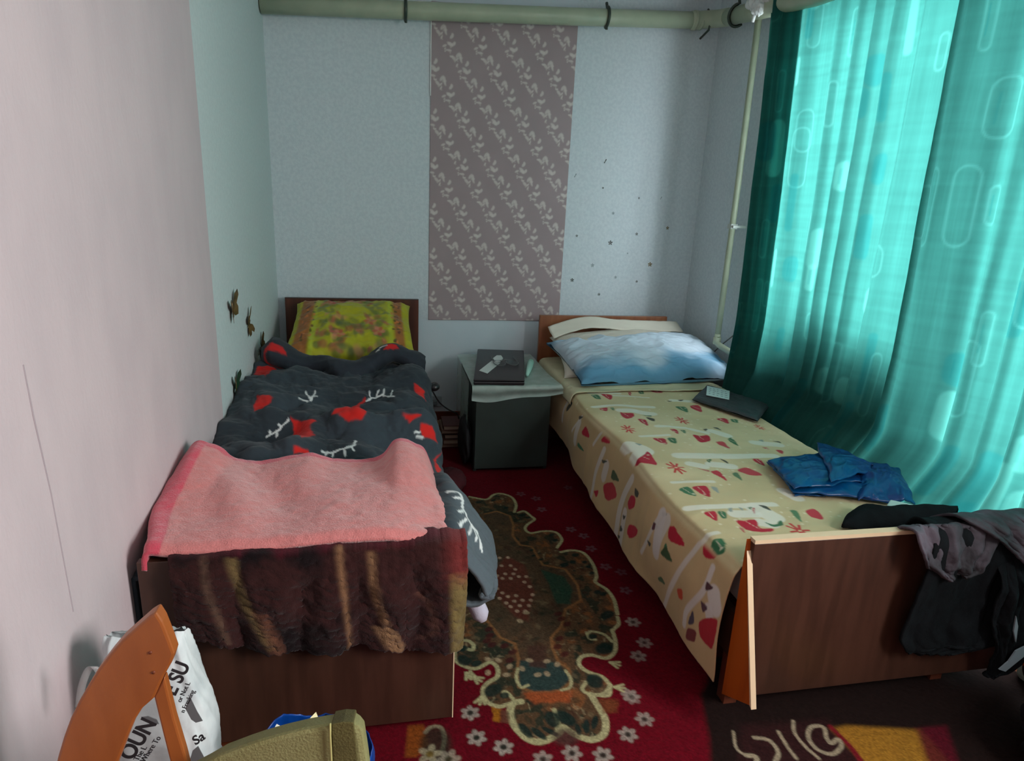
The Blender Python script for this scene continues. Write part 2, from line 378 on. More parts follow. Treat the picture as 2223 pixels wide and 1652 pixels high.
o = lump('sill_bundle', (2.622, -1.57, .815), (.035, .12, .065), M_sill, 44, amp=.1); tag(o, 'dim lower rounded bundle on the sill behind the curtain, nearer the gap', 'bundle')
# ================================================================== RUG
def zp(px, py): p = Zp(px, py, 0.0); return (p.x, p.y)
rx0, rx1, ry0, ry1 = .30, 2.56, -3.15, -.32
nu, nv = 620, 800
A, B = np.meshgrid(np.linspace(rx0, rx1, nu), np.linspace(ry1, ry0, nv))
pt = Paint(A, B, (94, 5, 20)); pt.C *= (1+.18*fbm(A*5, B*5, 1))[..., None]
cA = lambda a, b: zp(960+a*.1979, 1040+b*.1979)
cB = lambda a, b: zp(960+a*.2249, 1330+b*.2249)
# medallion body
right_top = [cA(300, 210), cA(480, 240), cA(560, 190), cA(640, 175), cA(760, 215), cA(810, 300), cA(790, 380), cA(830, 385), cA(900, 370), cA(980, 430), cA(1010, 460), cA(930, 520), cA(910, 570), cA(970, 610), cA(1100, 590), cA(1240, 600), cA(1310, 680), cA(1260, 770), cA(1300, 820), cA(1420, 800), cA(1550, 830), cA(1650, 950), cA(1690, 1080), cA(1680, 1150), cA(1800, 1230), cA(1880, 1340), cA(1920, 1500)]
right_low = [cB(1690, 60), cB(1700, 130), cB(1640, 190), cB(1670, 300), cB(1660, 400), cB(1580, 460), cB(1440, 430), cB(1340, 450), cB(1320, 520), cB(1400, 590), cB(1540, 640), cB(1620, 720), cB(1600, 820), cB(1430, 810), cB(1500, 920), cB(1570, 1050), cB(1560, 1190), cB(1440, 1250), cB(1280, 1200), cB(1170, 1130), cB(1090, 1210), cB(950, 1290), cB(820, 1260), cB(700, 1140), cB(650, 1000), cB(650, 900), cB(540, 930), cB(420, 870), cB(395, 760), cB(450, 690), cB(530, 640), cB(530, 550), cB(460, 500), cB(330, 560), cB(220, 540), cB(130, 480), cB(115, 380)]
left_side = [(.80, -1.9), (.72, -1.6), (.74, -1.3), (.82, -1.12)]
pt.poly(right_top+right_low+left_side, (84, 62, 42), .004)
m = np.zeros(A.shape, bool)
Q = fbm(A*26, B*26, 3, 3); Q2 = ridge(A*22, B*22, 6)
body = Paint(A, B, (0, 0, 0)); body.poly(right_top+right_low+left_side, (255, 255, 255), .004); bm_ = body.C[..., 0]
for (lo, hi, c, al) in ((.12, .3, (34, 46, 36), .8), (-.55, -.25, (140, 84, 46), .6)):
    k = (sm(lo, lo+.12, Q) if lo > 0 else (1-sm(lo, hi, Q)))*bm_*al; pt.C = pt.C*(1-k[..., None])+lin(c)*k[..., None]
k = sm(.78, .9, Q2)*bm_*.5; pt.C = pt.C*(1-k[..., None])+lin((150, 136, 104))*k[..., None]
# inner figures
inner = [cA(470, 400), cA(600, 370), cA(740, 420), cA(780, 520), cA(770, 640), cA(850, 740), cA(980, 760), cA(1100, 960), cA(1350, 1010), cA(1480, 1180), cA(1520, 1350), cA(1350, 1450), cB(1150, 150), cB(1050, 260), cB(1060, 350), cB(1120, 500), cB(1220, 560), cB(1240, 700), cB(1130, 770), cB(900, 790), cB(740, 740), cB(720, 600), cB(740, 480), cB(700, 320), cB(560, 260), cB(450, 120), cA(350, 1400), cA(330, 1100), cA(430, 850)]
pt.poly(inner, (74, 58, 42), .004, .85)
for k in range(420):
    p = (random.uniform(.72, 1.4), random.uniform(-2.45, -1.1)); pt.disk(p, random.uniform(.006, .02), random.choice(((40, 48, 34), (96, 70, 44), (60, 34, 26), (112, 96, 70), (34, 40, 30))), random.uniform(.005, .012), random.random()*3, .5, .55*float(bm_[min(799, max(0, int((ry1-p[1])/(ry1-ry0)*799))), min(619, max(0, int((p[0]-rx0)/(rx1-rx0)*619)))]))
pt.stroke(inner, .010, (140, 96, 56), .004, .8)
pt.poly([cA(1080, 1010), cA(1330, 1090), cA(1430, 1230), cA(1400, 1390), cA(1250, 1390), cA(1180, 1200)], (30, 66, 52), .006, .8, .004)
pt.poly([cB(740, 480), cB(1120, 500), cB(1230, 660), cB(1120, 770), cB(900, 790), cB(740, 720)], (38, 62, 60), .006, .85, .004)
pt.poly([cB(820, 340), cB(1010, 340), cB(1000, 560), cB(840, 540)], (70, 44, 36), .006, .8)
pt.poly([cA(700, 860), cA(900, 960), cA(1010, 1250), cA(950, 1500), cB(830, 110), cB(700, 60), cA(600, 1300), cA(560, 1050)], (92, 44, 34), .01, .85)
pt.poly([cB(780, 790), cB(1260, 780), cB(1220, 880), cB(900, 900), cB(820, 860)], (158, 76, 38), .008, .8, .006)
pt.poly([cB(1180, 940), cB(1300, 1180), cB(1120, 1120)], (40, 40, 32), .004, .6)
rr = random.Random(3)
for (a, b) in [(720, 880), (650, 970), (750, 970), (690, 1060), (780, 1060), (600, 1080), (660, 1110), (570, 1130), (750, 1110), (840, 1090), (600, 1220), (660, 1270), (720, 1310), (810, 1300), (630, 1330), (790, 1360), (880, 1350), (970, 1350), (900, 1150), (960, 1200), (700, 1380), (750, 1420), (850, 1410), (950, 1410), (820, 1470), (910, 1470), (920, 1090), (990, 1290), (630, 885), (800, 1010), (560, 1190)]:
    pt.disk(cA(a, b), .0075, (168, 140, 116), .009, 0, .3, .9)
for (a, b) in [(750, 100), (810, 20), (840, 480), (1010, 490), (920, 620), (1010, 610), (770, 560), (1110, 520), (440, 470), (540, 480), (440, 600), (620, 620), (650, 540)]:
    pt.disk(cB(a, b), .009, (160, 140, 110), .012, rr.random()*3, .3, .8)
# teeth and scroll leaves
def scroll(P_, wd, c=(166, 160, 118), n=60, al=.95): pt.stroke(P_, wd, c, .0025, al, smooth=n)
scroll(right_top[:7], .013); scroll(right_top[7:18], .013); scroll(right_top[18:], .014)
scroll(right_low[0:3], .013); scroll(right_low[2:12], .014); scroll(right_low[11:14], .012)
scroll([cB(1620, 720), cB(1560, 800), cB(1430, 810), cB(1350, 760), cB(1390, 690)], .012)
scroll(right_low[13:20]+[cB(1120, 1150)], .020); scroll([cB(1170, 1130), cB(1090, 1210), cB(950, 1270), cB(820, 1240), cB(700, 1120), cB(655, 1000), cB(680, 900), cB(760, 880)], .021)
scroll([cB(1080, 960), cB(1110, 1060), cB(1130, 1140)], .014)
scroll([cB(680, 850), cB(620, 790), cB(590, 790), cB(600, 830)], .012)
scroll(right_low[25:], .014)
scroll([cB(115, 380), cB(150, 300), cB(240, 290), cB(300, 330), cB(290, 380), cB(240, 370)], .013)
scroll([cB(1400, 220), cB(1450, 200), cB(1560, 230), cB(1640, 300)], .011)
scroll([cB(1390, 210), cB(1420, 270), cB(1480, 280)], .010)
scroll([cB(730, 560), cB(715, 650), cB(760, 740), cB(830, 720)], .010); scroll([cB(1190, 580), cB(1240, 660), cB(1230, 740), cB(1150, 770)], .010)
for (a, b, t) in ((230, 600, -1.2), (300, 640, -.8), (380, 830, -1.9), (1620, 500, -.6), (1660, 740, -.3), (270, 590, -1.6)):
    for q in (-.5, 0, .5):
        p = cB(a, b); pt.stroke([p, (p[0]+.03*math.cos(t+q), p[1]+.03*math.sin(t+q))], .009, (166, 160, 118), .003)
dark = (20, 40, 36)
for (a, b, rx_, ry_, t) in ((800, 1160, .012, .030, .4), (930, 1190, .010, .028, .6), (1040, 1170, .008, .028, .8), (1060, 1050, .02, .03, .1), (1190, 1040, .02, .034, .7), (1390, 1120, .009, .026, -.3), (1310, 1150, .008, .02, -.1), (1470, 1080, .009, .026, -.5), (210, 480, .02, .026, .4), (190, 370, .02, .012, .2), (330, 510, .018, .013, .3), (490, 770, .03, .022, .6), (600, 820, .014, .012, 0), (1470, 680, .026, .03, 0), (1560, 370, .03, .026, .4), (1450, 250, .016, .012, .3), (1590, 40, .03, .018, .5)):
    pt.disk(cB(a, b), rx_, dark, ry_, t, .2, .9)
for (a, b, r_) in ((1200, 630, .014), (1240, 690, .014), (880, 410, .018), (940, 440, .013), (700, 330, .013), (560, 250, .013), (400, 270, .016), (1460, 850, .018), (1560, 930, .012), (1600, 980, .012), (1640, 1050, .012), (1700, 1260, .016), (1340, 960, .02), (1430, 930, .015), (1000, 860, .010), (1080, 900, .011), (980, 800, .010), (1760, 1280, .015)):
    pt.disk(cA(a, b), r_, dark, r_*.7, .5, .25, .9)
for (a, b) in ((450, 180), (460, 240), (430, 290), (1120, 30), (1150, 80), (1200, 130), (1130, 270), (1110, 350), (1180, 420), (480, 330), (600, 340), (680, 400), (650, 480)):
    pt.disk(cB(a, b), .016, (66, 22, 24), .011, .5, .3, .8)
pt.poly([cB(480, 930), cB(560, 950), cB(560, 1080), cB(500, 1070)], (150, 96, 24), .004, .9, .005)
pt.poly([cB(560, 950), cB(640, 970), cB(650, 1100), cB(570, 1080)], (92, 60, 44), .004, .8, .005)
pt.poly([cB(1500, 850), cB(1690, 860), cB(1690, 980), cB(1560, 1000)], (110, 62, 34), .008, .8, .006)
pt.disk(cB(1190, 1220), .035, (70, 50, 44), .03, 0, .4, .8)
# small flowers on the red ground
for (a, b, al) in ((270, 990, .95), (330, 1230, 1), (590, 1320, 1), (1810, 820, .7), (1950, 1050, .8), (1790, 1200, .9), (1840, 110, .7), (1950, 310, .6), (1890, 440, .6), (1250, 1380, .9), (1550, 1400, .9), (970, 1440, .8), (1830, 840, .5)):
    pt.flower(cB(a, b), .026, (158, 150, 138), (40, 40, 34), 6, rr.random(), al)
for (a, b, al) in ((860, 180, .4), (1030, 230, .45), (1090, 350, .5), (1410, 570, .55), (1550, 640, .55), (1630, 780, .5), (1380, 110, .35), (1790, 980, .45), (1960, 1040, .4), (2010, 1240, .5)):
    pt.flower(cA(a, b), .024, (124, 106, 110), (70, 20, 26), 5, rr.random(), al)
for k in range(60):
    p = (rr.uniform(.35, 2.4), rr.uniform(-3.1, -2.62)); 
    if k % 2: pt.flower(p, .024, (150, 140, 128), (40, 40, 34), 6, rr.random(), .8)
pt.poly([cB(-330, 1110), cB(-180, 1100), cB(-130, 1300), cB(-250, 1420), cB(-360, 1420)], (126, 66, 20), .006, .9)
scroll([cB(-160, 1180), cB(-110, 1130), cB(-20, 1130), cB(20, 1230), cB(0, 1360)], .012, (150, 138, 110)); pt.disk(cB(-60, 1300), .04, (36, 38, 28), .06, 0, .3, .8)
pt.flower(cB(-120+0, 1390), .03, (160, 150, 120), (110, 90, 40), 5, 0, .9); pt.flower(cB(-10+70, 1440), .03, (160, 150, 130), (60, 60, 40), 6, 0, .8)
# darker second field at the lower right with swirls and an ochre corner
cC = lambda a, b: zp(1500+a*.3252, 1450+b*.3252)
pt.poly([cC(60, 190), cC(100, 120), cC(140, -60), cC(2300, -160), cC(2300, 1200), cC(150, 1200), cC(120, 480)], (22, 17, 14), .012, .96)
pt.poly([cC(330, 400), cC(900, 360), cC(1180, 640), cC(1100, 900), cC(300, 900)], (48, 22, 22), .02, .8)
pt.poly([cC(930, 420), cC(1040, 400), cC(1540, 430), cC(1700, 620), cC(1900, 1000), cC(1400, 1000), cC(1140, 640)], (150, 104, 34), .012, .95)
pt.stroke([cC(930, 410), cC(1060, 540), cC(1150, 660), cC(1300, 900)], .016, (110, 20, 30), .005)
pt.poly([cC(1500, 420), cC(1700, 400), cC(1900, 1000), cC(1700, 1000)], (84, 14, 28), .012, .9)
for P_, wd in (([cC(680, 370), cC(690, 450), cC(760, 540), cC(850, 620)], .010), ([cC(580, 440), cC(640, 540), cC(700, 620)], .010), ([cC(280, 440), cC(300, 550), cC(360, 600)], .008), ([cC(420, 480), cC(520, 500), cC(580, 580), cC(560, 640)], .012), ([cC(900, 480), cC(880, 410), cC(800, 410), cC(780, 480), cC(840, 560), cC(940, 590), cC(1000, 540), cC(980, 490), cC(930, 520), cC(900, 480)], .012), ([cC(370, 600), cC(430, 610), cC(440, 680)], .014)):
    scroll(P_, wd, (150, 136, 112), 40)
pt.grain(.45, 260, 4)
pt.C *= (1+.25*fbm(A*700, B*700, 44, 1))[..., None]
P = np.stack([A, B, .008+.001*fbm(A*90, B*90, 5)], -1)
edge = (A <= rx0+1e-6) | (A >= rx1-1e-6) | (B <= ry0+1e-6) | (B >= ry1-1e-6); P[edge, 2] = 0
M_rug = mat('rug_pile', attr=True, rough=.95, bump=.5, bscale=500, sheen=.02, spec=.05)
rug = grid('rug', P, M_rug, None, pt.C); tag(rug, 'red oriental rug with scrolled medallion between the two beds', 'rug')
# ================================================================== BEDS
M_wdark = mat('dark_walnut_veneer', (96, 50, 34), .38, noise=((66, 34, 24), 5, .8), stretch=(6, 6, .6), bump=.05)
M_wlite = mat('lit_walnut_veneer', (150, 92, 58), .38, noise=((126, 72, 44), 5, .8), stretch=(6, 6, .5), bump=.05)  # right headboard: lighter tone, its lit look is put into the colour
M_wfoot = mat('footboard_veneer', (74, 47, 36), .36, noise=((58, 36, 27), 5, .8), stretch=(6, 6, .6), bump=.05)
M_orange = mat('varnished_orange_board', (178, 84, 24), .35, noise=((150, 66, 18), 6, .6), stretch=(4, 4, .6))
M_edge = mat('pale_board_edge', (222, 196, 160), .45)
M_tick = mat('mattress_ticking', (190, 186, 176), .8)
def bed(loc, label):
    return empty('wooden_bed', loc, label, 'bed')
b1 = bed((.4, -1.2, 0), 'dark wooden single bed against the left wall under a pink blanket')
box('headboard', .046, .786, -.075, -.05, .08, .792, M_wdark, b1, .003)
box('board_edge', .046, .786, -.076, -.049, .792, .795, mat('dark_edge_strip', (60, 34, 26), .4), b1)
box('footboard', .03, .757, -2.40, -2.378, .03, .556, M_wfoot, b1, .002)
box('board_edge', .757, .760, -2.401, -2.377, .03, .556, M_edge, b1)['label'] = 'pale edge strip of the footboard'
box('side_rail', .73, .75, -2.378, -.075, .16, .32, M_wfoot, b1, .002)
box('side_rail', .04, .06, -2.378, -.075, .16, .32, M_wfoot, b1, .002)
for x, y in ((.07, -.08), (.75, -.08), (.07, -2.36), (.72, -2.36)): box('leg', x-.02, x+.02, y, y+.04, .0, .16, M_wdark, b1)
b2 = bed((1.95, -1.3, 0), 'brown wooden single bed under the curtained window with gnome-print cover')
box('headboard', 1.492, 2.298, -.165, -.14, .08, .726, M_wlite, b2, .003)
FY = -2.45
box('footboard', 1.535, 2.498, FY-.020, FY, .055, .545, M_wfoot, b2, .002)
box('board_edge', 1.535, 2.498, FY-.021, FY+.003, .545, .556, M_edge, b2)['label'] = 'pale top edge strip of the footboard'
# splayed end leg: orange board with pale front edge
pa = Xp(1628, 1172, 1.535); pb = Xp(1636, 1530, 1.535); pc = Vector((1.535, FY, .055))
prism('leg', [(1.523, FY, .55), (1.523, FY-.008, .50), (1.523, pb.y, pb.z), (1.523, FY, .055)], (.014, 0, 0), M_orange, b2)
prism('leg_edge', [(1.5225, FY-.008, .52), (1.5225, FY-.016, .50), (1.5225, pb.y-.010, pb.z-.006), (1.5225, pb.y, pb.z)], (.016, 0, 0), M_edge, b2, .002)
prism('leg', [(2.484, FY, .55), (2.484, FY-.008, .50), (2.484, pb.y, pb.z), (2.484, FY, .055)], (.014, 0, 0), M_orange, b2)
box('side_rail', 1.54, 1.56, FY, -.165, .16, .30, M_wfoot, b2, .002)
box('side_rail', 2.27, 2.29, FY, -.165, .16, .30, M_wfoot, b2, .002)
for x, y in ((1.54, -.17), (2.27, -.17), (1.56, -2.44), (2.26, -2.44)): box('leg', x-.02, x+.02, y, y+.04, .008, .16, M_wdark, b2)
def mattress(x0, x1, y0, y1, z0, z1, label):
    o = box('mattress', x0, x1, y0, y1, z0, z1, M_tick, None, .03); o.modifiers['bevel'].segments = 4
    return tag(o, label, 'mattress')
mattress(.06, .73, -2.37, -.08, .32, .47, 'mattress of the left bed, mostly hidden under the dark duvet')
mattress(1.565, 2.30, -2.44, -.17, .30, .45, 'mattress of the right bed, hidden under the printed cover')
# ---------------- draped cloth helper: rows along y, profile polylines in x,z
def drape(name, ys, prof, m, nu, nv, disp=None, col=None, thick=.006, parent=None):
    rows = []
    for y in np.linspace(ys[0], ys[1], nv):
        p = spline(prof(y), nu); rows.append(np.stack([p[:, 0], np.full(nu, y)+ (p[:, 2] if p.shape[1] > 2 else 0), p[:, 1]], -1))
    P = np.array(rows); S, T = np.meshgrid(np.linspace(0, 1, nu), np.linspace(0, 1, nv))
    if disp is not None:
        d = disp(P, S, T); n = normals(P); n[n[..., 2] < 0] *= 1
        P = P+d[..., None]*n*DSGN
        P[..., 0] = np.maximum(P[..., 0], .008)
    C_ = col(P, S, T) if col is not None else None
    return grid(name, P, m, parent, C_, thick), P
DSGN = -1
itp = lambda x, xs, ys: float(np.interp(x, xs, ys))
# ---------------- printed cover of the right bed
def cov_prof(y):
    e = 1.497+.012*math.sin(y*7)
    hz = itp(-y, [.6, 1.0, 2.0, 2.44], [.20, .17, .13, .09]); zt = .462
    return [(e-.025+.02*math.sin(y*5), hz), (e-.018, (hz+zt)/2), (e-.004, zt-.07), (e+.012, zt-.018), (e+.05, zt+.002), (1.75, zt+.006), (2.05, zt+.004), (2.24, zt+.002), (2.30, zt-.012), (2.315, zt-.06), (2.318, .33)]
def cov_disp(P, S, T):
    d = .006*fbm(P[..., 0]*5, P[..., 1]*5, 11)+.0035*ridge(P[..., 0]*7, P[..., 1]*9, 12)
    side = sm(.35, .2, P[..., 2]+.1)
    return d + side*.010*np.sin(P[..., 1]*16+2*fbm(P[..., 1]*2, P[..., 2]*2, 3))
q3 = lambda a, b: (1200+a*.23, 820+b*.23)
def ct(a, b): p = Zp(*q3(a, b), .464); return (p.x, p.y)
def cs(a, b): p = Xp(*q3(a, b), 1.49); return (p.y, p.z)
RED, GRN, WHT, GRY, DGR = (178, 30, 52), (60, 112, 76), (226, 222, 208), (150, 158, 150), (70, 72, 62)
def cov_col(P, S, T):
    pt = Paint(P[..., 0], P[..., 1], (208, 190, 148))
    pt.C *= (1+.22*fbm(P[..., 0]*4, P[..., 1]*4+P[..., 2]*3, 21)[..., None]*np.array([1, 1.1, 1.5]))
    W = lambda L, w_=.02: pt.stroke([ct(*p) for p in L], w_, WHT, .004, .85, smooth=24)
    def soft_(L):
        L = np.array(L, float); n_ = len(L); out = []
        for i in range(n_):
            a_, b_, c_ = L[i-1], L[i], L[(i+1) % n_]
            p0, p2 = b_*.62+a_*.38, b_*.62+c_*.38
            for t_ in (0, .25, .5, .75, 1): out.append(p0*(1-t_)**2+2*t_*(1-t_)*(b_*1.04-.04*(a_+c_)/2)+p2*t_*t_)
        return out
    def D(L, c, wob=.003):
        q_ = soft_([ct(*p) for p in L]); pt.poly(q_, c, .0025, 1, wob)
        if c in (RED, GRN):
            m_ = np.mean(q_, 0); a_ = np.array(q_[len(q_)//5]); pt.stroke([m_*1.5-a_*.5, a_*.8+m_*.2], .0028, (222, 200, 178), .0015, .7)
    W([(390, 280), (600, 270), (940, 290)], .03); W([(980, 480), (1250, 490)], .024); W([(830, 570), (1090, 560)], .02)
    W([(350, 150), (620, 160)], .03); W([(1180, 750), (1700, 760), (2080, 750)], .05); W([(1130, 1000), (1510, 1000)], .018)
    W([(1270, 1240), (1600, 1230), (2080, 1210)], .03); W([(1280, 1490), (1550, 1470)], .02); W([(400, 170), (900, 200)], .016)
    for L, w_ in (([(640, 320), (760, 320)], .05), ([(800, 330), (930, 350)], .055), ([(1130, 230), (1360, 240)], .04), ([(1500, 520), (1640, 560)], .05), ([(720, 640), (860, 700), (800, 740)], .075), ([(1500, 830), (1680, 850)], .05), ([(1300, 830), (1420, 850)], .045), ([(1720, 1300), (1900, 1300)], .05), ([(1920, 1250), (2080, 1330)], .07), ([(1960, 1380), (2060, 1400)], .05), ([(1900, 620), (2130, 650)], .045), ([(2180, 1090), (2300, 1150)], .05), ([(1300, 500), (1450, 540)], .03)): W(L, w_)
    D([(440, 160), (570, 175), (550, 220), (500, 195)], RED); D([(350, 165), (430, 165), (460, 215), (400, 205)], GRN)
    D([(700, 145), (740, 150), (735, 190)], RED); D([(800, 140), (850, 125), (865, 165), (820, 165)], GRN); D([(910, 130), (1030, 135), (1040, 155), (960, 155)], RED)
    D([(1270, 280), (1390, 265), (1415, 350)], RED); D([(1140, 285), (1260, 285), (1280, 345), (1200, 315)], GRN)
    D([(425, 300), (520, 285), (515, 335)], RED); D([(530, 290), (580, 295), (580, 325)], GRN)
    D([(630, 335), (660, 345), (770, 345), (765, 385), (700, 405), (650, 385)], RED); D([(790, 400), (880, 410), (905, 480), (840, 440)], RED)
    D([(870, 380), (960, 400), (965, 430), (910, 415)], DGR); D([(830, 360), (940, 365), (920, 380)], GRN)
    D([(1075, 235), (1130, 235), (1100, 245)], DGR); D([(1170, 225), (1240, 220), (1210, 240)], DGR)
    D([(1530, 395), (1640, 390), (1670, 455), (1600, 425)], RED); D([(1670, 400), (1740, 405), (1755, 440), (1690, 430)], GRN)
    D([(1090, 510), (1170, 510), (1195, 565)], RED); D([(1185, 510), (1250, 515), (1255, 555)], GRN)
    D([(930, 585), (1060, 590), (1085, 655), (1000, 625)], RED); D([(1070, 580), (1160, 590), (1170, 650), (1110, 635)], GRN)
    D([(1310, 560), (1380, 570), (1470, 560), (1495, 610), (1400, 635), (1350, 600)], RED); D([(1520, 620), (1610, 610), (1690, 695)], (190, 70, 76))
    D([(1640, 600), (1680, 570), (1770, 665)], GRN); D([(1500, 480), (1550, 480), (1600, 520)], DGR); D([(1410, 500), (1470, 495), (1440, 520)], DGR)
    D([(770, 780), (860, 740), (890, 700), (930, 740), (995, 850), (880, 815)], RED); D([(770, 625), (850, 640), (820, 655)], GRY)
    D([(1470, 900), (1560, 880), (1660, 1010), (1560, 950)], (192, 44, 58)); D([(1340, 865), (1480, 890), (1470, 905)], RED)
    D([(1680, 920), (1740, 900), (1800, 1010)], (86, 120, 86)); D([(1720, 880), (1830, 855), (2000, 945), (1850, 940)], (190, 66, 74))
    D([(1870, 785), (1960, 790), (2010, 860), (1930, 830)], RED); D([(1440, 785), (1500, 785), (1480, 820)], GRN); D([(1560, 780), (1640, 800), (1660, 830)], DGR)
    D([(1295, 1045), (1460, 1030), (1500, 1155), (1390, 1110)], RED); D([(1175, 1060), (1280, 1035), (1370, 1140), (1250, 1110)], GRN); D([(1480, 1040), (1550, 1050), (1570, 1120)], GRY)
    D([(1410, 1285), (1540, 1270), (1560, 1370), (1480, 1330)], RED); D([(1545, 1275), (1630, 1280), (1640, 1345), (1590, 1340)], GRN)
    D([(1710, 1350), (1780, 1370), (1920, 1345), (1940, 1440), (2090, 1440), (2070, 1475), (1900, 1470), (1800, 1440)], RED); D([(1740, 1410), (1800, 1440), (1810, 1490)], RED)
    D([(1980, 1370), (2100, 1410), (2150, 1350), (2180, 1410), (2080, 1430)], GRN); D([(1930, 1215), (2010, 1225), (2070, 1275), (1980, 1245)], DGR)
    D([(1650, 1245), (1690, 1240), (1700, 1280), (1660, 1280)], GRY); D([(1830, 1235), (1880, 1230), (1870, 1260)], GRN); D([(1880, 1240), (1910, 1240), (1900, 1310)], RED); D([(1745, 1235), (1800, 1245), (1790, 1270)], GRY)
    D([(1390, 1540), (1460, 1515), (1500, 1560), (1495, 1650), (1380, 1650)], RED, .003); D([(1490, 1520), (1620, 1520), (1640, 1640), (1560, 1600)], GRN)
    D([(1930, 600), (1980, 595), (1990, 620)], GRY); D([(2060, 610), (2140, 620), (2160, 640)], DGR); D([(1970, 660), (2030, 670), (2040, 690)], (190, 70, 76)); D([(2090, 690), (2174, 700), (2174, 740)], (190, 70, 76))
    D([(2370, 1270), (2470, 1240), (2560, 1330), (2540, 1350), (2430, 1320)], (190, 60, 70)); D([(2220, 1260), (2310, 1270), (2360, 1390), (2290, 1330)], (86, 126, 90))
    for (a, b, s_) in ((1215, 420, 1), (710, 500, 1), (1160, 870, 1.1), (1950, 480, .7), (2330, 1470, 1.1)):
        p = ct(a, b)
        for k in range(8):
            t = k*PI/4; pt.stroke([p, (p[0]+.026*s_*math.cos(t), p[1]+.045*s_*math.sin(t))], .008*s_, (196, 52, 52), .002)
        pt.disk(p, .006, (220, 190, 150))
    rr = random.Random(8)
    for k in range(260): pt.disk((rr.uniform(1.5, 2.3), rr.uniform(-2.45, -.8)), rr.uniform(.003, .006), (232, 222, 196), al=.6, soft=.4)
    top = pt.C
    # side fall, in y,z
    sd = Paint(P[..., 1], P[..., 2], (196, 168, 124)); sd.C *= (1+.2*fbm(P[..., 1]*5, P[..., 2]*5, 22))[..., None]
    Ws = lambda L, w_=.02: sd.stroke([cs(*p) for p in L], w_, (214, 206, 196), .004, .9, smooth=20)
    Ds = lambda L, c: sd.poly(soft_([cs(*p) for p in L]), c, .0025, 1, .003)
    Ws([(180, 130), (120, 230), (95, 400)], .028); Ws([(285, 370), (230, 500)], .016); Ws([(275, 430), (260, 600)], .045); Ws([(470, 430), (400, 630)], .016); Ws([(480, 680), (440, 900), (430, 1120)], .028)
    Ws([(510, 830), (500, 930)], .05); Ws([(740, 960), (680, 1150), (650, 1480)], .04); Ws([(720, 1280), (700, 1600)], .045); Ws([(1060, 1250), (960, 1520), (900, 1640)], .018)
    Ws([(1100, 1350), (1060, 1500), (1040, 1640)], .05); Ws([(1400, 1490), (1300, 1700), (1000, 2300)], .02)
    Ds([(325, 440), (375, 580), (300, 530)], RED); Ds([(480, 520), (520, 630), (440, 600)], RED); Ds([(290, 600), (350, 710), (280, 650)], GRN); Ds([(560, 850), (640, 985), (550, 960)], (74, 90, 62))
    Ds([(260, 360), (300, 370), (270, 400)], DGR); Ds([(150, 220), (175, 240), (140, 330), (125, 290)], DGR); Ds([(500, 430), (540, 450), (540, 530), (500, 500)], DGR); Ds([(470, 770), (520, 790), (480, 810)], DGR)
    Ds([(500, 1000), (580, 980), (640, 1130), (540, 1170)], (180, 50, 58)); Ds([(440, 1060), (480, 1060), (470, 1140)], RED); Ds([(760, 1100), (810, 1130), (810, 1220), (760, 1250), (730, 1180)], RED); Ds([(780, 1030), (830, 1080), (825, 1140), (790, 1100)], DGR)
    Ds([(780, 1370), (860, 1420), (850, 1490), (790, 1520), (760, 1450)], RED); Ds([(700, 1290), (735, 1300), (715, 1345)], DGR); Ds([(690, 1380), (720, 1440), (680, 1450)], DGR); Ds([(665, 1480), (700, 1490), (680, 1530)], DGR)
    Ds([(1150, 1370), (1280, 1610), (1120, 1520)], RED); Ds([(1120, 1540), (1150, 1650), (1100, 1650)], GRN); Ds([(1050, 1260), (1100, 1290), (1060, 1320)], DGR); Ds([(1000, 1350), (1060, 1420), (990, 1440)], (90, 50, 56)); Ds([(950, 1520), (1000, 1560), (980, 1600)], DGR)
    Ds([(1080, 1860), (1120, 1960), (1030, 1900)], (74, 100, 66))
    # nearer part measured on another crop (950,1000)-(1650,1652), factor .3946
    def c2(a, b): p = Xp(950+a*.3946, 1000+b*.3946, 1.49); return (p.y, p.z)
    D2 = lambda L, c: sd.poly(soft_([c2(*p) for p in L]), c, .0025, 1, .003); W2 = lambda L, w_: sd.stroke([c2(*p) for p in L], w_, (214, 206, 200), .004, .9, smooth=20)
    W2([(1500, 590), (1470, 720), (1390, 820), (1375, 900)], .022); W2([(1520, 740), (1530, 800)], .06); W2([(1500, 820), (1510, 900)], .04); W2([(1250, 300), (1240, 480)], .05)
    D2([(1480, 660), (1520, 700), (1480, 720)], (80, 50, 54)); D2([(1460, 760), (1500, 810), (1470, 840)], (90, 60, 70)); D2([(1420, 810), (1430, 900), (1390, 900)], (80, 70, 84))
    D2([(1450, 870), (1550, 860), (1540, 960), (1510, 1050), (1450, 960)], (172, 30, 44)); D2([(1390, 920), (1440, 930), (1430, 1000), (1380, 980)], (120, 50, 50)); D2([(1290, 340), (1380, 480), (1290, 430)], RED); D2([(1290, 460), (1335, 570), (1260, 510)], (60, 86, 52))
    D2([(1340, 700), (1370, 700), (1370, 770), (1345, 750)], (188, 70, 40)); D2([(1440, 440), (1500, 440), (1510, 550), (1450, 530)], RED)
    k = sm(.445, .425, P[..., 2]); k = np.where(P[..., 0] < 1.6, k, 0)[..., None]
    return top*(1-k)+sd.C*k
M_cov = mat('printed_cotton', attr=True, rough=.85, bump=.2, bscale=350, sheen=.1, spec=.15)
DSGN = -1
cov, Pc = drape('bed_cover', (-.42, -2.44), cov_prof, M_cov, 330, 620, cov_disp, cov_col, .004)
tag(cov, 'cream bed cover printed with red and green gnomes and leaves on right bed', 'bed cover')
M_sheet = mat('beige_sheet', (206, 198, 164), .85, noise=((192, 184, 150), 8, .6), bump=.2, bscale=200)
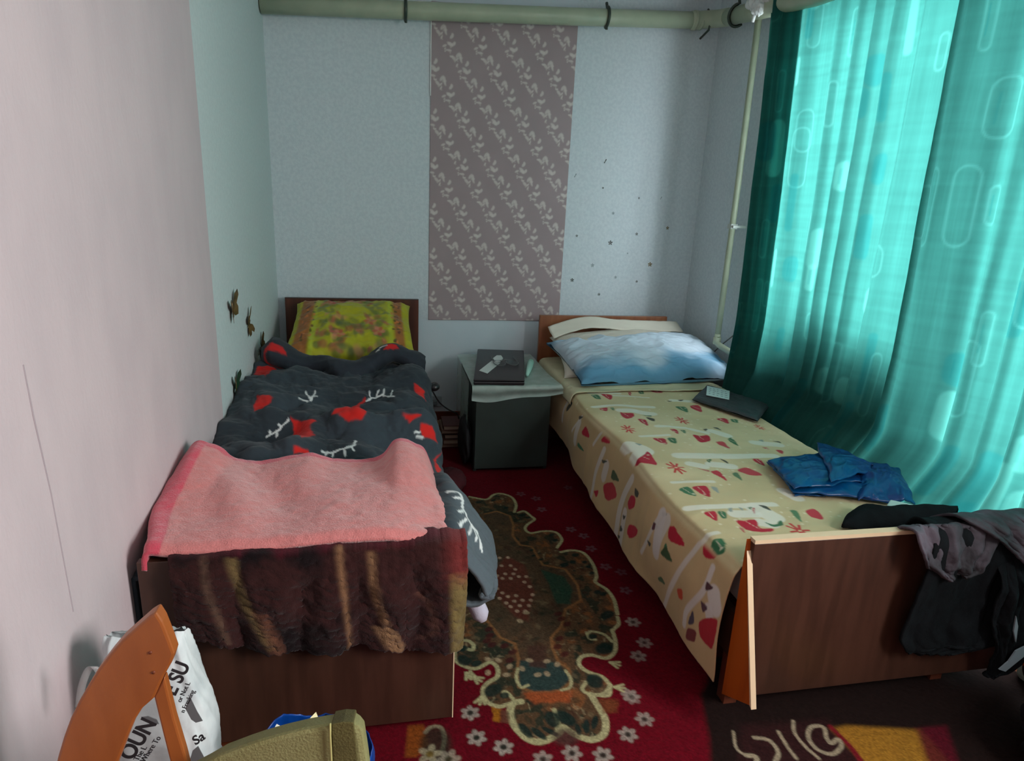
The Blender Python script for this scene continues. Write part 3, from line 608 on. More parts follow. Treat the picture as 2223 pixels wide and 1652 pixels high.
def sh_prof(y):
    e = 1.49
    return [(e+.004, .415), (e+.006, .44), (e+.022, .466), (e+.07, .473), (1.8, .474+.006*math.sin(y*60)), (2.2, .474), (2.33, .468), (2.36, .43)]
sh, _ = drape('sheet', (-.20, -.90), sh_prof, M_sheet, 120, 90, lambda P, S, T: .008*ridge(P[..., 0]*5, P[..., 1]*12, 31)+.004*fbm(P[..., 0]*9, P[..., 1]*9, 3), None, .004)
tag(sh, 'plain beige sheet between blue pillow and printed cover', 'sheet')
# ---------------- pillow helper: inflated quad
def pillow(name, c, th, m, label, cat='pillow', seed=0, n=90, colf=None, wr_=.006, parent=None, pw=.42, crn=.10):
    """c: corners FL, FR, BR, BL of mid surface"""
    c = [np.array(q, float) for q in c]; s = np.linspace(-1, 1, n); S, T = np.meshgrid(s, s)
    a, b = (S+1)/2, (T+1)/2
    pin = 1-crn*(1-np.abs(S)**2.2)*0; a2 = .5+(a-.5)*(1-crn*(1-T**2)*0-crn*.6*(1-np.abs(T)**3)*np.abs(S)**4*1.0); b2 = .5+(b-.5)*(1-crn*.6*(1-np.abs(S)**3)*np.abs(T)**4)
    mid = (c[0]*(1-a2[..., None])+c[1]*a2[..., None])*(1-b2[..., None])+(c[3]*(1-a2[..., None])+c[2]*a2[..., None])*b2[..., None]
    nrm = np.cross(c[1]-c[0], c[3]-c[0]); nrm = nrm/np.linalg.norm(nrm)
    h = th*(np.clip(1-np.abs(S)**2.6, 0, 1)*np.clip(1-np.abs(T)**2.6, 0, 1))**pw
    wv = fbm(a*4, b*3, seed)+.9*ridge(a*6+b*2, b*5-a, seed+4)-.35+.35*fbm(a*14, b*12, seed+6)
    up = mid+nrm*(h+wr_*wv+.002)[..., None]; dn = mid-nrm*(h*.6)[..., None]
    C_ = colf(a, b) if colf else None
    P = np.concatenate([up, dn[::-1][1:]], 0)
    if C_ is not None: C_ = np.concatenate([C_, C_[::-1][1:]], 0)
    o = grid(name, P, m, parent, C_)
    if label: tag(o, label, cat)
    return o
M_blue = mat('highlit_blue_cotton', attr=True, rough=.7, bump=.15, bscale=250)
def blue_col(a, b):
    k = fbm(a*3, b*3, 61, 4)
    t = sm(-.3, .5, k+1.1*sm(.3, .6, b)-.9*sm(.75, 1, b)*(1-a)-.25+.2*np.sin(a*3)); c = lin((104, 160, 194))*(1-t[..., None])+lin((206, 222, 236))*t[..., None]  # mottled blue with a whitish highlight painted into the colour
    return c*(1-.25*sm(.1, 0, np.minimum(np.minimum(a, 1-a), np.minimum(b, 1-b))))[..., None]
pillow('pillow', [(1.52, -.66, .48), (2.30, -.64, .49), (2.33, -.17, .64), (1.55, -.19, .60)], .075, mat('cream_pillowcase', (212, 205, 190), .8, bump=.15, bscale=200), 'cream pillow mostly hidden under the blue pillow on right bed', seed=3)
PB = [tuple(Zp(1262, 838, .50)), tuple(Zp(1618, 822, .50)), tuple(Yp(1512, 735, -.27)), tuple(Yp(1186, 748, -.29))]
pillow('pillow', PB, .095, M_blue, 'pale blue pillow on top at the head of right bed', seed=7, colf=blue_col, wr_=.020, n=140, pw=.5, crn=.09)
vc = np.array([[1.53, -.22, .665], [1.64, -.20, .700], [1.80, -.20, .728], [1.98, -.20, .712], [2.34, -.20, .704]]); vs_ = spline(vc, 60)
rows = [vs_+np.array([.02*k, -.07*k, -.052*k])+np.c_[np.zeros(60), np.zeros(60), .006*fbm(np.linspace(0, 8, 60), np.full(60, k*3.), 5)] for k in np.linspace(0, 1, 12)]
tc_ = grid('pillowcase_flap', np.array(rows), mat('cream_flap', (218, 212, 196), .8), None, thick=.006); tag(tc_, 'cream cloth edge lying along the top of the blue pillow', 'cloth')
# yellow scarf pillow
M_scarf = mat('printed_scarf', attr=True, rough=.6, bump=.1, bscale=300, sheen=.1)
def scarf_col(a, b):
    U, V_ = a*.62, b*.45; pt = Paint(U, V_, (172, 168, 12)); rr = random.Random(4)
    for u0 in (.075, .545): pt.stroke([(u0, -.1), (u0, .6)], .075 if u0 < .2 else .05, (156, 84, 40), .01, .9)
    for u0 in (.13, .50): pt.stroke([(u0, -.1), (u0, .6)], .02, (176, 186, 40), .006, .9)
    for k in range(150):
        p = (rr.uniform(.15, .48), rr.uniform(0, .45))
        if math.hypot(p[0]-.31, p[1]-.28) < .075: continue
        pt.disk(p, rr.uniform(.012, .036), rr.choice(((84, 100, 40), (96, 104, 50), (150, 60, 50), (176, 84, 70), (110, 120, 40), (66, 84, 44), (200, 140, 90))), rr.uniform(.008, .02), rr.random()*3, .5, .65)
    for (u, v) in ((.40, .2), (.44, .13), (.25, .12), (.21, .36), (.36, .42)):
        for k in range(6): pt.disk((u+.018*math.cos(k), v+.018*math.sin(k)), .014, (184, 60, 60) if k % 2 else (206, 120, 100), .010, k, .4, .7)
    for k in range(70): pt.disk((rr.choice((.115, .52, .075, .545))+rr.uniform(-.012, .012), rr.uniform(0, .45)), .006, rr.choice(((60, 70, 20), (90, 40, 30), (206, 120, 60))), .009, rr.random()*3, .3, .8)
    return pt.C
pillow('pillow', [(.085, -.62, .56), (.755, -.60, .56), (.735, -.105, .765), (.115, -.105, .765)], .085, M_scarf, 'yellow pillow wrapped in a floral scarf on left bed', seed=15, colf=scarf_col, wr_=.018, n=150)
# ---------------- dark duvet on left bed
def h_duv(x, y):
    z = .555+.045*fbm(x*4.0, y*4.0, 71)+.080*ridge(x*3.4+.3, y*3.0, 73, 2)-.035
    z = z+.03*np.exp(-((y+1.0)/.12)**2)*(.6+.4*np.sin(x*9)) - .02*np.exp(-((x-.42)/.1)**2-((y+1.1)/.18)**2)
    z = z+.035*np.exp(-((y+1.0)/.10)**2-((x-.66)/.12)**2)+.03*np.exp(-((y+1.35)/.12)**2-((x-.12)/.12)**2)
    z = z-.05*np.exp(-((y+1.62)/.1)**2)
    z = z-.062*sm(-1.65, -1.95, y)
    return z
M_duv = mat('dark_duvet_cotton', attr=True, rough=.8, bump=.2, bscale=300, sheen=.08, spec=.2)
def xe(y): return itp(-y, [.7, 1.0, 1.3, 1.6, 1.8, 2.0, 2.1, 2.25, 2.36], [.765, .785, .775, .785, .825, .872, .888, .878, .845])
def hem(y): return itp(-y, [.7, 1.0, 1.4, 1.7, 2.0, 2.2, 2.36], [.40, .36, .30, .26, .28, .31, .36])
def duv_prof(y):
    xs = np.linspace(.012, xe(y)-.075-.035*float(sm(-1.35, -1.95, y)), 14); zs = h_duv(xs, np.full(14, y)); e = xe(y); h = hem(y); z0 = zs[-1]; fl_ = float(sm(-1.35, -1.95, y))
    top = [(.010, zs[0]-.11), (.011, zs[0]-.05)]+list(zip(xs, zs))
    mx = lambda a, b: (a[0]*(1-fl_)+b[0]*fl_, a[1]*(1-fl_)+b[1]*fl_)
    return top+[mx((e-.028, z0-.02), (e-.075, z0-.035)), mx((e-.004, z0-.07), (e-.035, z0-.095)), mx((e+.004, (z0+h)/2), (e-.002, z0-.155)), mx((e-.004, h+.03), (e+.004, h+.03)), (e-.02, h), (e-.06, h+.004), (e-.10, h+.012), (e-.125, h+.06)]
def duv_disp(P, S, T):
    x, y, z = P[..., 0], P[..., 1], P[..., 2]
    return ((.020*ridge(x*9+z*5, y*7+z*3, 81, 3)+.006*fbm(x*22, y*22+z*15, 82)+.018*np.abs(fbm(x*6+y*4, y*5-x*3+z*4, 84))))*sm(0, .03, S)*sm(1, .97, S)
def on_cloth(P, A, B):
    """measure: where on the cloth (its own A, B coordinates) does a photograph pixel fall"""
    D = P-np.array(O0); dz = D@np.array(FW); qx = 1111.5+FPX*(D@np.array(RT))/dz; qy = 826-FPX*(D@np.array(UP))/dz
    def f(px, py):
        d = np.hypot(qx-px, qy-py); k = d < max(5, d.min()+1.5); c = np.where(k, dz+d*.004, 99); i_ = np.unravel_index(np.argmin(c), c.shape)
        return (float(A[i_]), float(B[i_]))
    return f
def duv_col(P, S, T):
    U_, V_ = S*1.35, T*1.65; dt = on_cloth(P, U_, V_)
    pt = Paint(U_, V_, (50, 60, 67))
    t = sm(0, .5, fbm(P[..., 0]*3, P[..., 1]*3, 90)); pt.C = pt.C*(1-.25*t[..., None])
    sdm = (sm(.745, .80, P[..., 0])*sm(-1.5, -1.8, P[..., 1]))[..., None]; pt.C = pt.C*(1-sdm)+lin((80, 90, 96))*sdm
    R_ = (200, 34, 28)
    for L in ([(792, 862), (786, 912), (758, 915), (722, 902)], [(632, 906), (684, 912), (682, 946), (655, 948)], [(560, 858), (592, 862), (584, 880), (552, 892)], [(560, 797), (602, 800), (578, 818), (552, 810)], [(872, 897), (914, 900), (890, 918)], [(912, 920), (938, 926), (952, 962), (918, 950)], [(640, 968), (668, 978), (672, 988), (640, 986)], [(898, 832), (922, 848), (926, 868), (905, 852)], [(945, 992), (966, 982), (982, 1034), (944, 1006)]):
        pt.poly([dt(*p) for p in L], R_, .004, 1, .005)
    Wt = (210, 214, 212)
    def twig(L, ticks, w_=.008):
        pt.stroke([dt(*p) for p in L], w_, Wt, .0012)
        for a, b in ticks: pt.stroke([dt(*a), dt(*b)], w_, Wt, .0012)
    twig([(652, 862), (668, 872), (678, 860), (690, 858)], [((672, 866), (664, 852)), ((680, 860), (684, 850))])
    twig([(796, 872), (808, 862), (830, 858), (856, 860)], [((805, 864), (802, 850)), ((818, 860), (822, 848)), ((832, 858), (834, 848)), ((846, 859), (852, 848))])
    twig([(578, 950), (592, 944), (605, 935), (628, 912)], [((588, 945), (584, 938)), ((600, 938), (602, 948)), ((612, 928), (604, 922))])
    twig([(698, 982), (720, 984), (750, 976), (770, 968), (772, 958)], [((710, 983), (706, 990)), ((725, 983), (722, 992)), ((748, 977), (748, 990)), ((764, 970), (768, 980))])
    twig([(900, 938), (912, 940)], []); twig([(904, 947), (918, 952)], [])
    twig([(974, 1070), (997, 1068), (1003, 1090), (1011, 1120), (1022, 1140), (1034, 1156), (1041, 1176), (1044, 1198)], [((1000, 1083), (987, 1083)), ((1007, 1106), (994, 1112)), ((1012, 1128), (998, 1142)), ((1022, 1141), (1015, 1160)), ((1030, 1152), (1030, 1172)), ((1040, 1170), (1041, 1190))], .009)
    return pt.C
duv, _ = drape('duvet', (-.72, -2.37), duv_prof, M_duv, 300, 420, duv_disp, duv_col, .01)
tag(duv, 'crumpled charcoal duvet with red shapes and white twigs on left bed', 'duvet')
# rolled top edge of the duvet against the pillow
rp = []
xs = np.linspace(.03, .78, 160)
for x in xs:
    zc = .60+.03*math.sin(x*11+.6)+.02*math.sin(x*23); yc = -.78+.05*math.sin(x*8+1)-.03*math.sin(x*19)
    r = (.055+.012*math.sin(x*17))*min(1, (x-.02)/.06, (.80-x)/.06)**.5
    rp.append([(x, yc+r*1.5*math.cos(t), zc+r*math.sin(t)) for t in np.linspace(0, 2*PI, 48, endpoint=False)])
rp = np.array(rp); n_ = normals(rp); rp = rp+n_*(.014*ridge(rp[..., 0]*9, rp[..., 1]*11+rp[..., 2]*9, 95)[..., None]-.006)
pt = Paint(rp[..., 0], rp[..., 1]+rp[..., 2]*.3, (42, 48, 56))
for (x, y_, s_) in ((.10, -.62, .05), (.62, -.60, .035), (.70, -.7, .03)): pt.poly([(x-s_, y_-s_*.6), (x+s_, y_-s_*.3), (x+s_*.7, y_+s_*.5), (x-s_*.5, y_+s_*.6)], (196, 36, 34), .004, 1, .006)
pt.stroke([(.55, -.63), (.57, -.60), (.60, -.59)], .007, (210, 210, 205), .002)
grid('top_fold', rp, M_duv, duv, pt.C, closed_u=True)
# ---------------- pink blanket
M_pinkb = mat('pink_wool', attr=True, rough=.95, bump=.7, bscale=260, sheen=.5, spec=.05)
bx = np.array([.0, .04, .09, .14, .22, .30, .36, .42, .50, .58, .625, .66, .71, .74])
bz = np.array([.60, .655, .640, .59, .585, .60, .605, .585, .575, .585, .645, .640, .60, .50])
def bl_prof(y):
    t = (-y-1.905)/(2.40-1.905); x0_ = .016+.040*float(sm(.55, 1, t)); xs = np.linspace(x0_, .735, 26)
    z0 = np.interp(xs, bx, bz); z1 = .587-.006*np.sin(xs*9)-.020*sm(.60, .74, xs)
    f_ = float(sm(0, .75, t)); z = z0*(1-f_)+z1*f_
    z = z + .022*math.exp(-((t-.45)/.35)**2)*(np.exp(-((xs-.12-.14*t)/.05)**2)-.6*np.exp(-((xs-.24-.14*t)/.06)**2))
    z = z-.012*float(sm(.93, 1.0, t))**2
    yo = 0.0
    out = [(x0_-.006, z[0]-.03*t-.008)]+list(zip(xs, z))
    e = .735+.0*t
    return out+[(e+.012, z[-1]-.012-.03*(1-t)), (e+.016, z[-1]-.025-.03*(1-t))]
def bl_disp(P, S, T): return .003*fbm(P[..., 0]*30, P[..., 1]*30, 101)+.006*fbm(P[..., 0]*6, P[..., 1]*6, 102)
def bl_col(P, S, T):
    pt = Paint(P[..., 0], P[..., 1], (204, 124, 121)); pt.C *= (1+.05*fbm(P[..., 0]*14, P[..., 1]*14, 103)+.10*fbm(P[..., 0]*120, P[..., 1]*120, 104, 2))[..., None]
    k = np.maximum(sm(.055, .045, T), sm(.088, .080, S))[..., None]
    return pt.C*(1-k)+lin((204, 74, 92))*k
def bl_warp(y): return y
blk, Pb = drape('blanket', (-1.905, -2.40), bl_prof, M_pinkb, 260, 220, bl_disp, bl_col, .012)
tag(blk, 'pink woollen blanket with darker satin edge across the foot of left bed', 'blanket')
# ---------------- brown fleece throw over the left footboard
M_thr = mat('brown_fleece', attr=True, rough=.9, bump=.5, bscale=340, sheen=.12, spec=.05)
nu, nv = 300, 130; S, T = np.meshgrid(np.linspace(0, 1, nu), np.linspace(0, 1, nv))
Xt = .100+S*(.783-.100)
bot = .007*fbm(Xt*90, Xt*0, 23, 3)+np.interp(Xt, [.10, .14, .20, .28, .40, .47, .52, .60, .78], [.375, .365, .345, .312, .300, .295, .305, .285, .270])
fo = .5+.5*np.sin(Xt*46+1.5*fbm(Xt*5, T*1.5, 7))
topz = .572+.003*np.sin(Xt*30)+.004*fbm(Xt*70, Xt*0+3, 24, 3)
Pth = np.zeros((nv, nu, 3)); kt = sm(0, .16, T)
prof_t = np.clip(T/.14, 0, 1)
Yb = -2.352+.010*fbm(Xt*50, T*0, 25)*(1-prof_t)-.060*np.sin(prof_t*PI/2); Zb = np.where(T < .14, topz-.010*(1-np.cos(prof_t*PI/2)), topz-.010-(topz-.010-bot)*((T-.14)/.86))
Yb = Yb-.022*fo**.7*sm(.1, .5, T)-.016*ridge(Xt*7, T*2, 9)*sm(.08, .3, T)-.004*fbm(Xt*60, T*30, 19)*sm(.05, .15, T)
Pth[..., 0] = Xt+.012*np.sin(Xt*46)*sm(.3, 1, T)*.6+.02*(1-S)*T; Pth[..., 1] = Yb; Pth[..., 2] = Zb
pt = Paint(Xt, T, (50, 26, 25)); k = sm(-.1, .4, fbm(Xt*7, T*2.2, 12))[..., None]; pt.C = pt.C*(1-k)+lin((22, 14, 16))*k
for (L, w_, c) in (([(.175, .1), (.18, .5), (.20, .95)], .012, (96, 74, 60)), ([(.235, .15), (.25, .45), (.30, .95)], .022, (116, 98, 62)), ([(.285, .6), (.31, .98)], .03, (104, 66, 50)), ([(.475, .1), (.482, .5), (.49, .98)], .010, (150, 112, 80)), ([(.55, .15), (.56, .5), (.59, .9)], .016, (138, 104, 74)), ([(.575, .8), (.60, .97)], .05, (146, 112, 80)), ([(.765, .35), (.765, 1)], .05, (120, 104, 62)), ([(.66, .5), (.69, .6), (.70, .8), (.67, .9)], .012, (90, 60, 50))):
    pt.stroke(L, w_, c, .012, .75, smooth=16)
k = sm(.16, .02, T+.08*fbm(Xt*20, T*3, 14))[..., None]; pt.C = pt.C*(1-k*.8)+lin((84, 20, 34))*k*.8
k = (sm(.70, .78, Xt)*sm(.5, .3, T))[..., None]; pt.C = pt.C*(1-k*.8)+lin((116, 46, 44))*k*.8
pt.C *= (1+.3*fbm(Xt*60, T*26, 15))[..., None]
thr = grid('throw', Pth, M_thr, None, pt.C, .012); tag(thr, 'brown and maroon fleece throw hanging over the left footboard', 'throw')
# pale cloth end poking out below the duvet
rl = spline([(.80, -1.93, .14), (.84, -2.10, .16), (.862, -2.26, .20), (.868, -2.31, .225)], 24); tubp = [tuple(p) for p in Xp and rl]
e0 = Xp(1010, 1275, .82); e1 = Xp(1050, 1350, .87)
rl = [tuple(e0+(e1-e0)*t+Vector((0, 0, .01*math.sin(t*3)))) for t in np.linspace(-.5, 1, 22)]
o = tube('sock', rl, [.026*min(1, max(.15, ((1.0-t)/.16)))**.5 for t in np.linspace(-.5, .995, 22)], mat('lilac_white_cotton', (196, 192, 208), .85, bump=.2), None, 20)
tag(o, 'pale lilac-white rolled sock poking out below the duvet edge', 'sock')
# ================================================================== NIGHTSTAND
M_ns = mat('dark_green_veneer', (46, 58, 54), .5, noise=((36, 46, 42), 8, .6))
ns = empty('nightstand', (1.235, -.47, 0), 'dark green-black nightstand between the beds, covered with clear plastic', 'nightstand')
NX0, NX1, NY0, NY1, NZ = 1.035, 1.425, -.775, -.15, .478
box('side_panel', NX0, NX0+.016, NY0+.018, NY1, .012, NZ-.018, M_ns, ns); box('side_panel', NX1-.016, NX1, NY0+.018, NY1, .012, NZ-.018, M_ns, ns)
box('back_panel', NX0+.016, NX1-.016, NY1-.01, NY1, .012, NZ-.018, M_ns, ns)
box('bottom_panel', NX0+.016, NX1-.016, NY0+.018, NY1-.01, .05, .066, M_ns, ns)
box('door', NX0+.002, NX1-.002, NY0, NY0+.016, .03, NZ-.022, M_ns, ns, .002)
box('top', NX0-.012, NX1+.012, NY0-.008, NY1+.01, NZ-.018, NZ, mat('nightstand_top_laminate', (150, 148, 138), .4), ns, .002)
M_plast = mat('clouded_plastic_sheet', (196, 214, 206), .25, alpha=.55, noise=((160, 182, 172), 20, .5))
# plastic cover: top and hanging front, left side
nu, nv = 80, 90; S, T = np.meshgrid(np.linspace(0, 1, nu), np.linspace(0, 1, nv))
Lf = NX0-.022; Rg = NX1+.03
fr = .075-.035*sm(.45, 1, S)+.010*np.sin(S*9)
Yc = np.where(T < .8, NY1+.02-(NY1+.02-(NY0-.014))*T/.8, NY0-.014-.008*np.sin((T-.8)*30)); Zc = np.where(T < .8, NZ+.003+.0025*ridge(S*5, T*5, 5), NZ+.002-(T-.8)/.2*fr)
Xc = Lf+(Rg-Lf)*S+.03*S*sm(.5, 1, T)
pc_ = grid('plastic_cover', np.stack([Xc, Yc, Zc], -1), M_plast, None, None); tag(pc_, 'clear clouded plastic sheet spread over the nightstand top', 'cover')
S2, T2 = np.meshgrid(np.linspace(0, 1, 40), np.linspace(0, 1, 40))
P2 = np.stack([Lf-.004+.006*np.sin(S2*12)*T2, NY1-.02+(NY0+.10-NY1)*S2, NZ+.002-T2*(.33-.05*S2)], -1)
grid('side_fall', P2, M_plast, pc_)
# black case / laptop with things on top
lpz = NZ+.006
M_lap = mat('black_plastic_shell', (26, 26, 30), .35, noise=((34, 34, 38), 40, .5))
def lt(px, py, z=.515): p = Zp(px, py, z); return (p.x, p.y)
c1, c2_, c3, c4 = lt(1037, 757), lt(1137, 760), lt(1139, 824), lt(1028, 823)
lp = empty('laptop', ((c1[0]+c3[0])/2, (c1[1]+c3[1])/2, lpz), 'closed black laptop lying on the nightstand', 'laptop')
def qslab(name, cs_, z0, z1, m, parent, bev=.004): return prism(name, [(x, y, z0) for x, y in cs_], (0, 0, z1-z0), m, parent, bev)
qslab('base', [c4, c3, c2_, c1], lpz, lpz+.018, M_lap, lp, .005); qslab('lid', [c4, c3, c2_, c1], lpz+.019, lpz+.030, M_lap, lp, .004)
zt = lpz+.031
tg = [lt(1040, 805, zt), lt(1058, 811, zt), lt(1086, 788, zt), lt(1068, 783, zt)]
o = qslab('paper_tag', tg, zt, zt+.0015, mat('white_card', (214, 220, 216), .6), None, 0); tag(o, 'small white paper tag lying on the black laptop', 'tag')
th_ = [lt(1070, 780, zt), lt(1078, 774, zt), lt(1088, 774, zt), lt(1092, 780, zt), lt(1086, 786, zt), lt(1074, 786, zt)]
gl = empty('eyeglasses', (*lt(1095, 790, zt), zt), 'thin round eyeglasses lying folded on the black laptop', 'glasses')
M_wire = mat('glasses_wire', (120, 120, 120), .3, metal=.8); M_lens = mat('spectacle_lens', (80, 84, 88), .05, alpha=.25)
for (px, py, r) in ((1084, 791, .032), (1112, 790, .032)):
    x, y = lt(px, py, zt); ring = [(x+r*math.cos(a), y+r*1.8*math.sin(a), zt+.008) for a in np.linspace(0, 2*PI, 25)]
    rm = tube('rim', ring, .0022, M_wire, gl, 6)
    part('lens', [(a, b, c) for a, b, c in ring[:-1]], [tuple(range(24))], M_lens, gl)
x, y = lt(1098, 786, zt); tube('bridge', [(x-.014, y, zt+.009), (x, y+.008, zt+.014), (x+.014, y, zt+.009)], .002, M_wire, gl, 6)
for px in (1072, 1124): x, y = lt(px, 789, zt); x2, y2 = lt(px+(-6 if px < 1100 else -10), 776, zt); tube('temple', [(x, y, zt+.007), (x2, y2, zt+.004)], .0018, M_wire, gl, 6)
o = prism('key_fob', [(x, y, zt) for x, y in th_], (0, 0, .008), mat('white_plastic', (220, 226, 222), .4), None, .002); tag(o, 'white plastic fob beside the paper tag on the laptop', 'fob')
a = Vector((*lt(1152, 786, .50), lpz+.012)); b = Vector((*lt(1143, 818, .50), lpz+.012))
tb = empty('tube', tuple(a), 'pale green-white plastic tube lying right of the laptop', 'tube')
M_tube = mat('mint_plastic', (176, 222, 206), .35)
tube('body', [a, a+(b-a)*.15, a+(b-a)*.5, a+(b-a)*.85], [.016, .018, .015, .008], M_tube, tb, 14); tube('cap', [a-(b-a)*.12, a-(b-a)*.02, a+(b-a)*.01], [.014, .018, .018], mat('mint_cap', (150, 206, 186), .35), tb, 14)
# ================================================================== SMALL THINGS BETWEEN THE BEDS
so = empty('wall_socket', (.90, -.01, .15), 'white wall socket just above the skirting by the left bed', 'socket')
box('plate', .86, .935, -.012, -.0005, .118, .185, mat('socket_plastic', (168, 178, 184), .4), so, .003)
box('plug', .875, .905, -.04, -.012, .135, .165, mat('plug_plastic', (120, 128, 132), .4), so, .004)
o = tube('cable', [tuple(p) for p in spline([(.80, -.95, .52), (.84, -.90, .44), (.90, -.75, .35), (.98, -.45, .22), (1.02, -.25, .10)], 24)], .0035, mat('black_cable', (22, 22, 24), .5)); tag(o, 'thin black cable running from the left bed to behind the nightstand', 'cable')
pa_ = Yp(940, 848, -.85)
o = lump('charger', (.808, -1.0, .545), (.026, .03, .02), mat('black_charger_plastic', (20, 20, 22), .4), 5, amp=.05); tag(o, 'small black charger at the right edge of the duvet', 'charger')
bk_c = ((96, 48, 44), (120, 84, 72), (70, 44, 40), (140, 110, 92), (88, 40, 38))
for k in range(5):
    o = empty('book', (.94, -.33, .01+k*.028), 'book in the dim floor stack left of the nightstand, '+('lowest', 'second from bottom', 'middle', 'second from top', 'topmost')[k], 'book', 'books stacked on the floor')
    z0 = .010+k*.028; x0 = .90+.008*((k*7) % 3); y0 = -.42-.01*((k*5) % 3)
    mk = mat('book_cover_%d' % k, bk_c[k], .6)
    part('cover', *merge(boxg(x0, x0+.115, y0, y0+.17, z0, z0+.003), boxg(x0, x0+.115, y0, y0+.17, z0+.022, z0+.025), boxg(x0, x0+.115, y0+.167, y0+.17, z0+.003, z0+.022)), mk, o)
    box('pages', x0+.003, x0+.112, y0+.002, y0+.166, z0+.003, z0+.022, mat('book_pages', (180, 160, 140), .8), o)
o = lump('dark_bag', (1.005, -.62, .14), (.035, .13, .13), mat('black_bag_fabric', (16, 16, 20), .8), 51, amp=.12); tag(o, 'small black bag on the floor left of the nightstand', 'bag')
o = lump('maroon_cloth', (.90, -.95, .055), (.07, .12, .046), mat('maroon_fabric', (70, 8, 20), .9), 55, amp=.2); tag(o, 'crumpled maroon cloth on the floor beside the left bed', 'cloth')
# ================================================================== THINGS ON THE RIGHT BED
M_pouch = mat('grey_coated_fabric', (58, 64, 66), .5, noise=((48, 54, 58), 30, .5))
pz = .472
def pq(px, py, z=pz+.012): p = Zp(px, py, z); return np.array((p.x, p.y, z))
po = empty('grey_pouch', tuple(pq(1590, 878)), 'dark grey pouch with white label lying by the curtain on right bed', 'pouch')
c = [pq(1502, 868), pq(1645, 915), pq(1672, 882), pq(1534, 838)]
pillow('pouch_body', [c[0], c[1], c[2], c[3]], .016, M_pouch, None, seed=31, n=60, parent=po, pw=.25, crn=.02, wr_=.004)
lb = [pq(1533, 858, pz+.034), pq(1583, 868, pz+.034), pq(1584, 849, pz+.034), pq(1535, 838, pz+.034)]
prism('label', [tuple(q) for q in lb], (0, 0, .0015), mat('white_label_paper', (206, 224, 220), .5), po)['label'] = 'white paper label'
rr = random.Random(9)
gsb = []
for i in range(4):
    for j in range(5):
        a0 = .1+.17*j; b0 = .18+.19*i; q0 = lb[3]+(lb[2]-lb[3])*a0+(lb[0]-lb[3])*b0; dx = (lb[2]-lb[3])*rr.uniform(.06, .14); dy = (lb[0]-lb[3])*.05
        gsb.append(([tuple(q0+np.array((0, 0, .0018))), tuple(q0+dx+np.array((0, 0, .0018))), tuple(q0+dx+dy+np.array((0, 0, .0018))), tuple(q0+dy+np.array((0, 0, .0018)))], [(0, 1, 2, 3)]))
part('label_print', *merge(*gsb), mat('grey_print', (120, 140, 144), .7), po)
# folded blue plastic bag
M_bb = mat('blue_plastic_film', (0, 84, 138), .28, noise=((30, 50, 120), 8, .7), bump=.3, bscale=25, trans=.15)
fb = empty('blue_folded_bag', tuple(pq(1820, 1040)), 'folded glossy blue plastic bag lying on the right bed cover', 'bag')
def bsheet(name, cs_, h, seed, rid=.02):
    n = 60; s = np.linspace(0, 1, n); S_, T_ = np.meshgrid(s, s); c = [np.array(q, float) for q in cs_]
    S3, T3 = S_[..., None], T_[..., None]
    Pm = (c[0]*(1-S3)+c[1]*S3)*(1-T3)+(c[3]*(1-S3)+c[2]*S3)*T3
    Pm[..., 0] += .012*fbm(T_*4, S_*4, seed); Pm[..., 1] += .012*fbm(T_*4+5, S_*4, seed+1)
    Pm[..., 2] += h*np.clip(np.sin(S_*PI), 0, 1)**.5*np.clip(np.sin(T_*PI), 0, 1)**.5 + rid*(ridge(S_*2.5, T_*2.5, seed)-.3)*np.sin(S_*PI)**.3
    return grid(name, Pm, M_bb, fb, None, .004)
z_ = pz+.012
bsheet('lower_layer', [pq(1722, 1068, z_), pq(1945, 1092, z_), pq(1888, 1020, z_+.03), pq(1664, 1004, z_)], .022, 41, .012)
bsheet('folded_layer', [pq(1725, 1062, z_+.02), pq(1870, 1045, z_+.03), pq(1785, 985, z_+.03), pq(1668, 1000, z_+.02)], .018, 43, .014)
bsheet('top_flap', [pq(1805, 1048, z_+.05), pq(1893, 1022, z_+.05), pq(1893, 1008, z_+.05), pq(1775, 962, z_+.05)], .020, 47, .014)
bsheet('crumpled_end', [pq(1860, 1085, z_), pq(1985, 1095, z_), pq(1950, 1020, z_+.02), pq(1850, 1010, z_+.03)], .03, 49, .03)
bsheet('handle', [pq(1722, 1076, pz+.004), pq(1790, 1076, pz+.004), pq(1780, 1066, pz+.004), pq(1722, 1066, pz+.004)], .003, 52, .003)
o = prism('charger', [tuple(pq(1918, 1115, .49)), tuple(pq(1950, 1118, .49)), tuple(pq(1985, 1108, .49)), tuple(pq(1930, 1096, .49))], (0, 0, .02), mat('white_charger_plastic', (196, 214, 208), .4), None, .004); tag(o, 'small white plastic charger near the black clothes on right bed', 'charger')
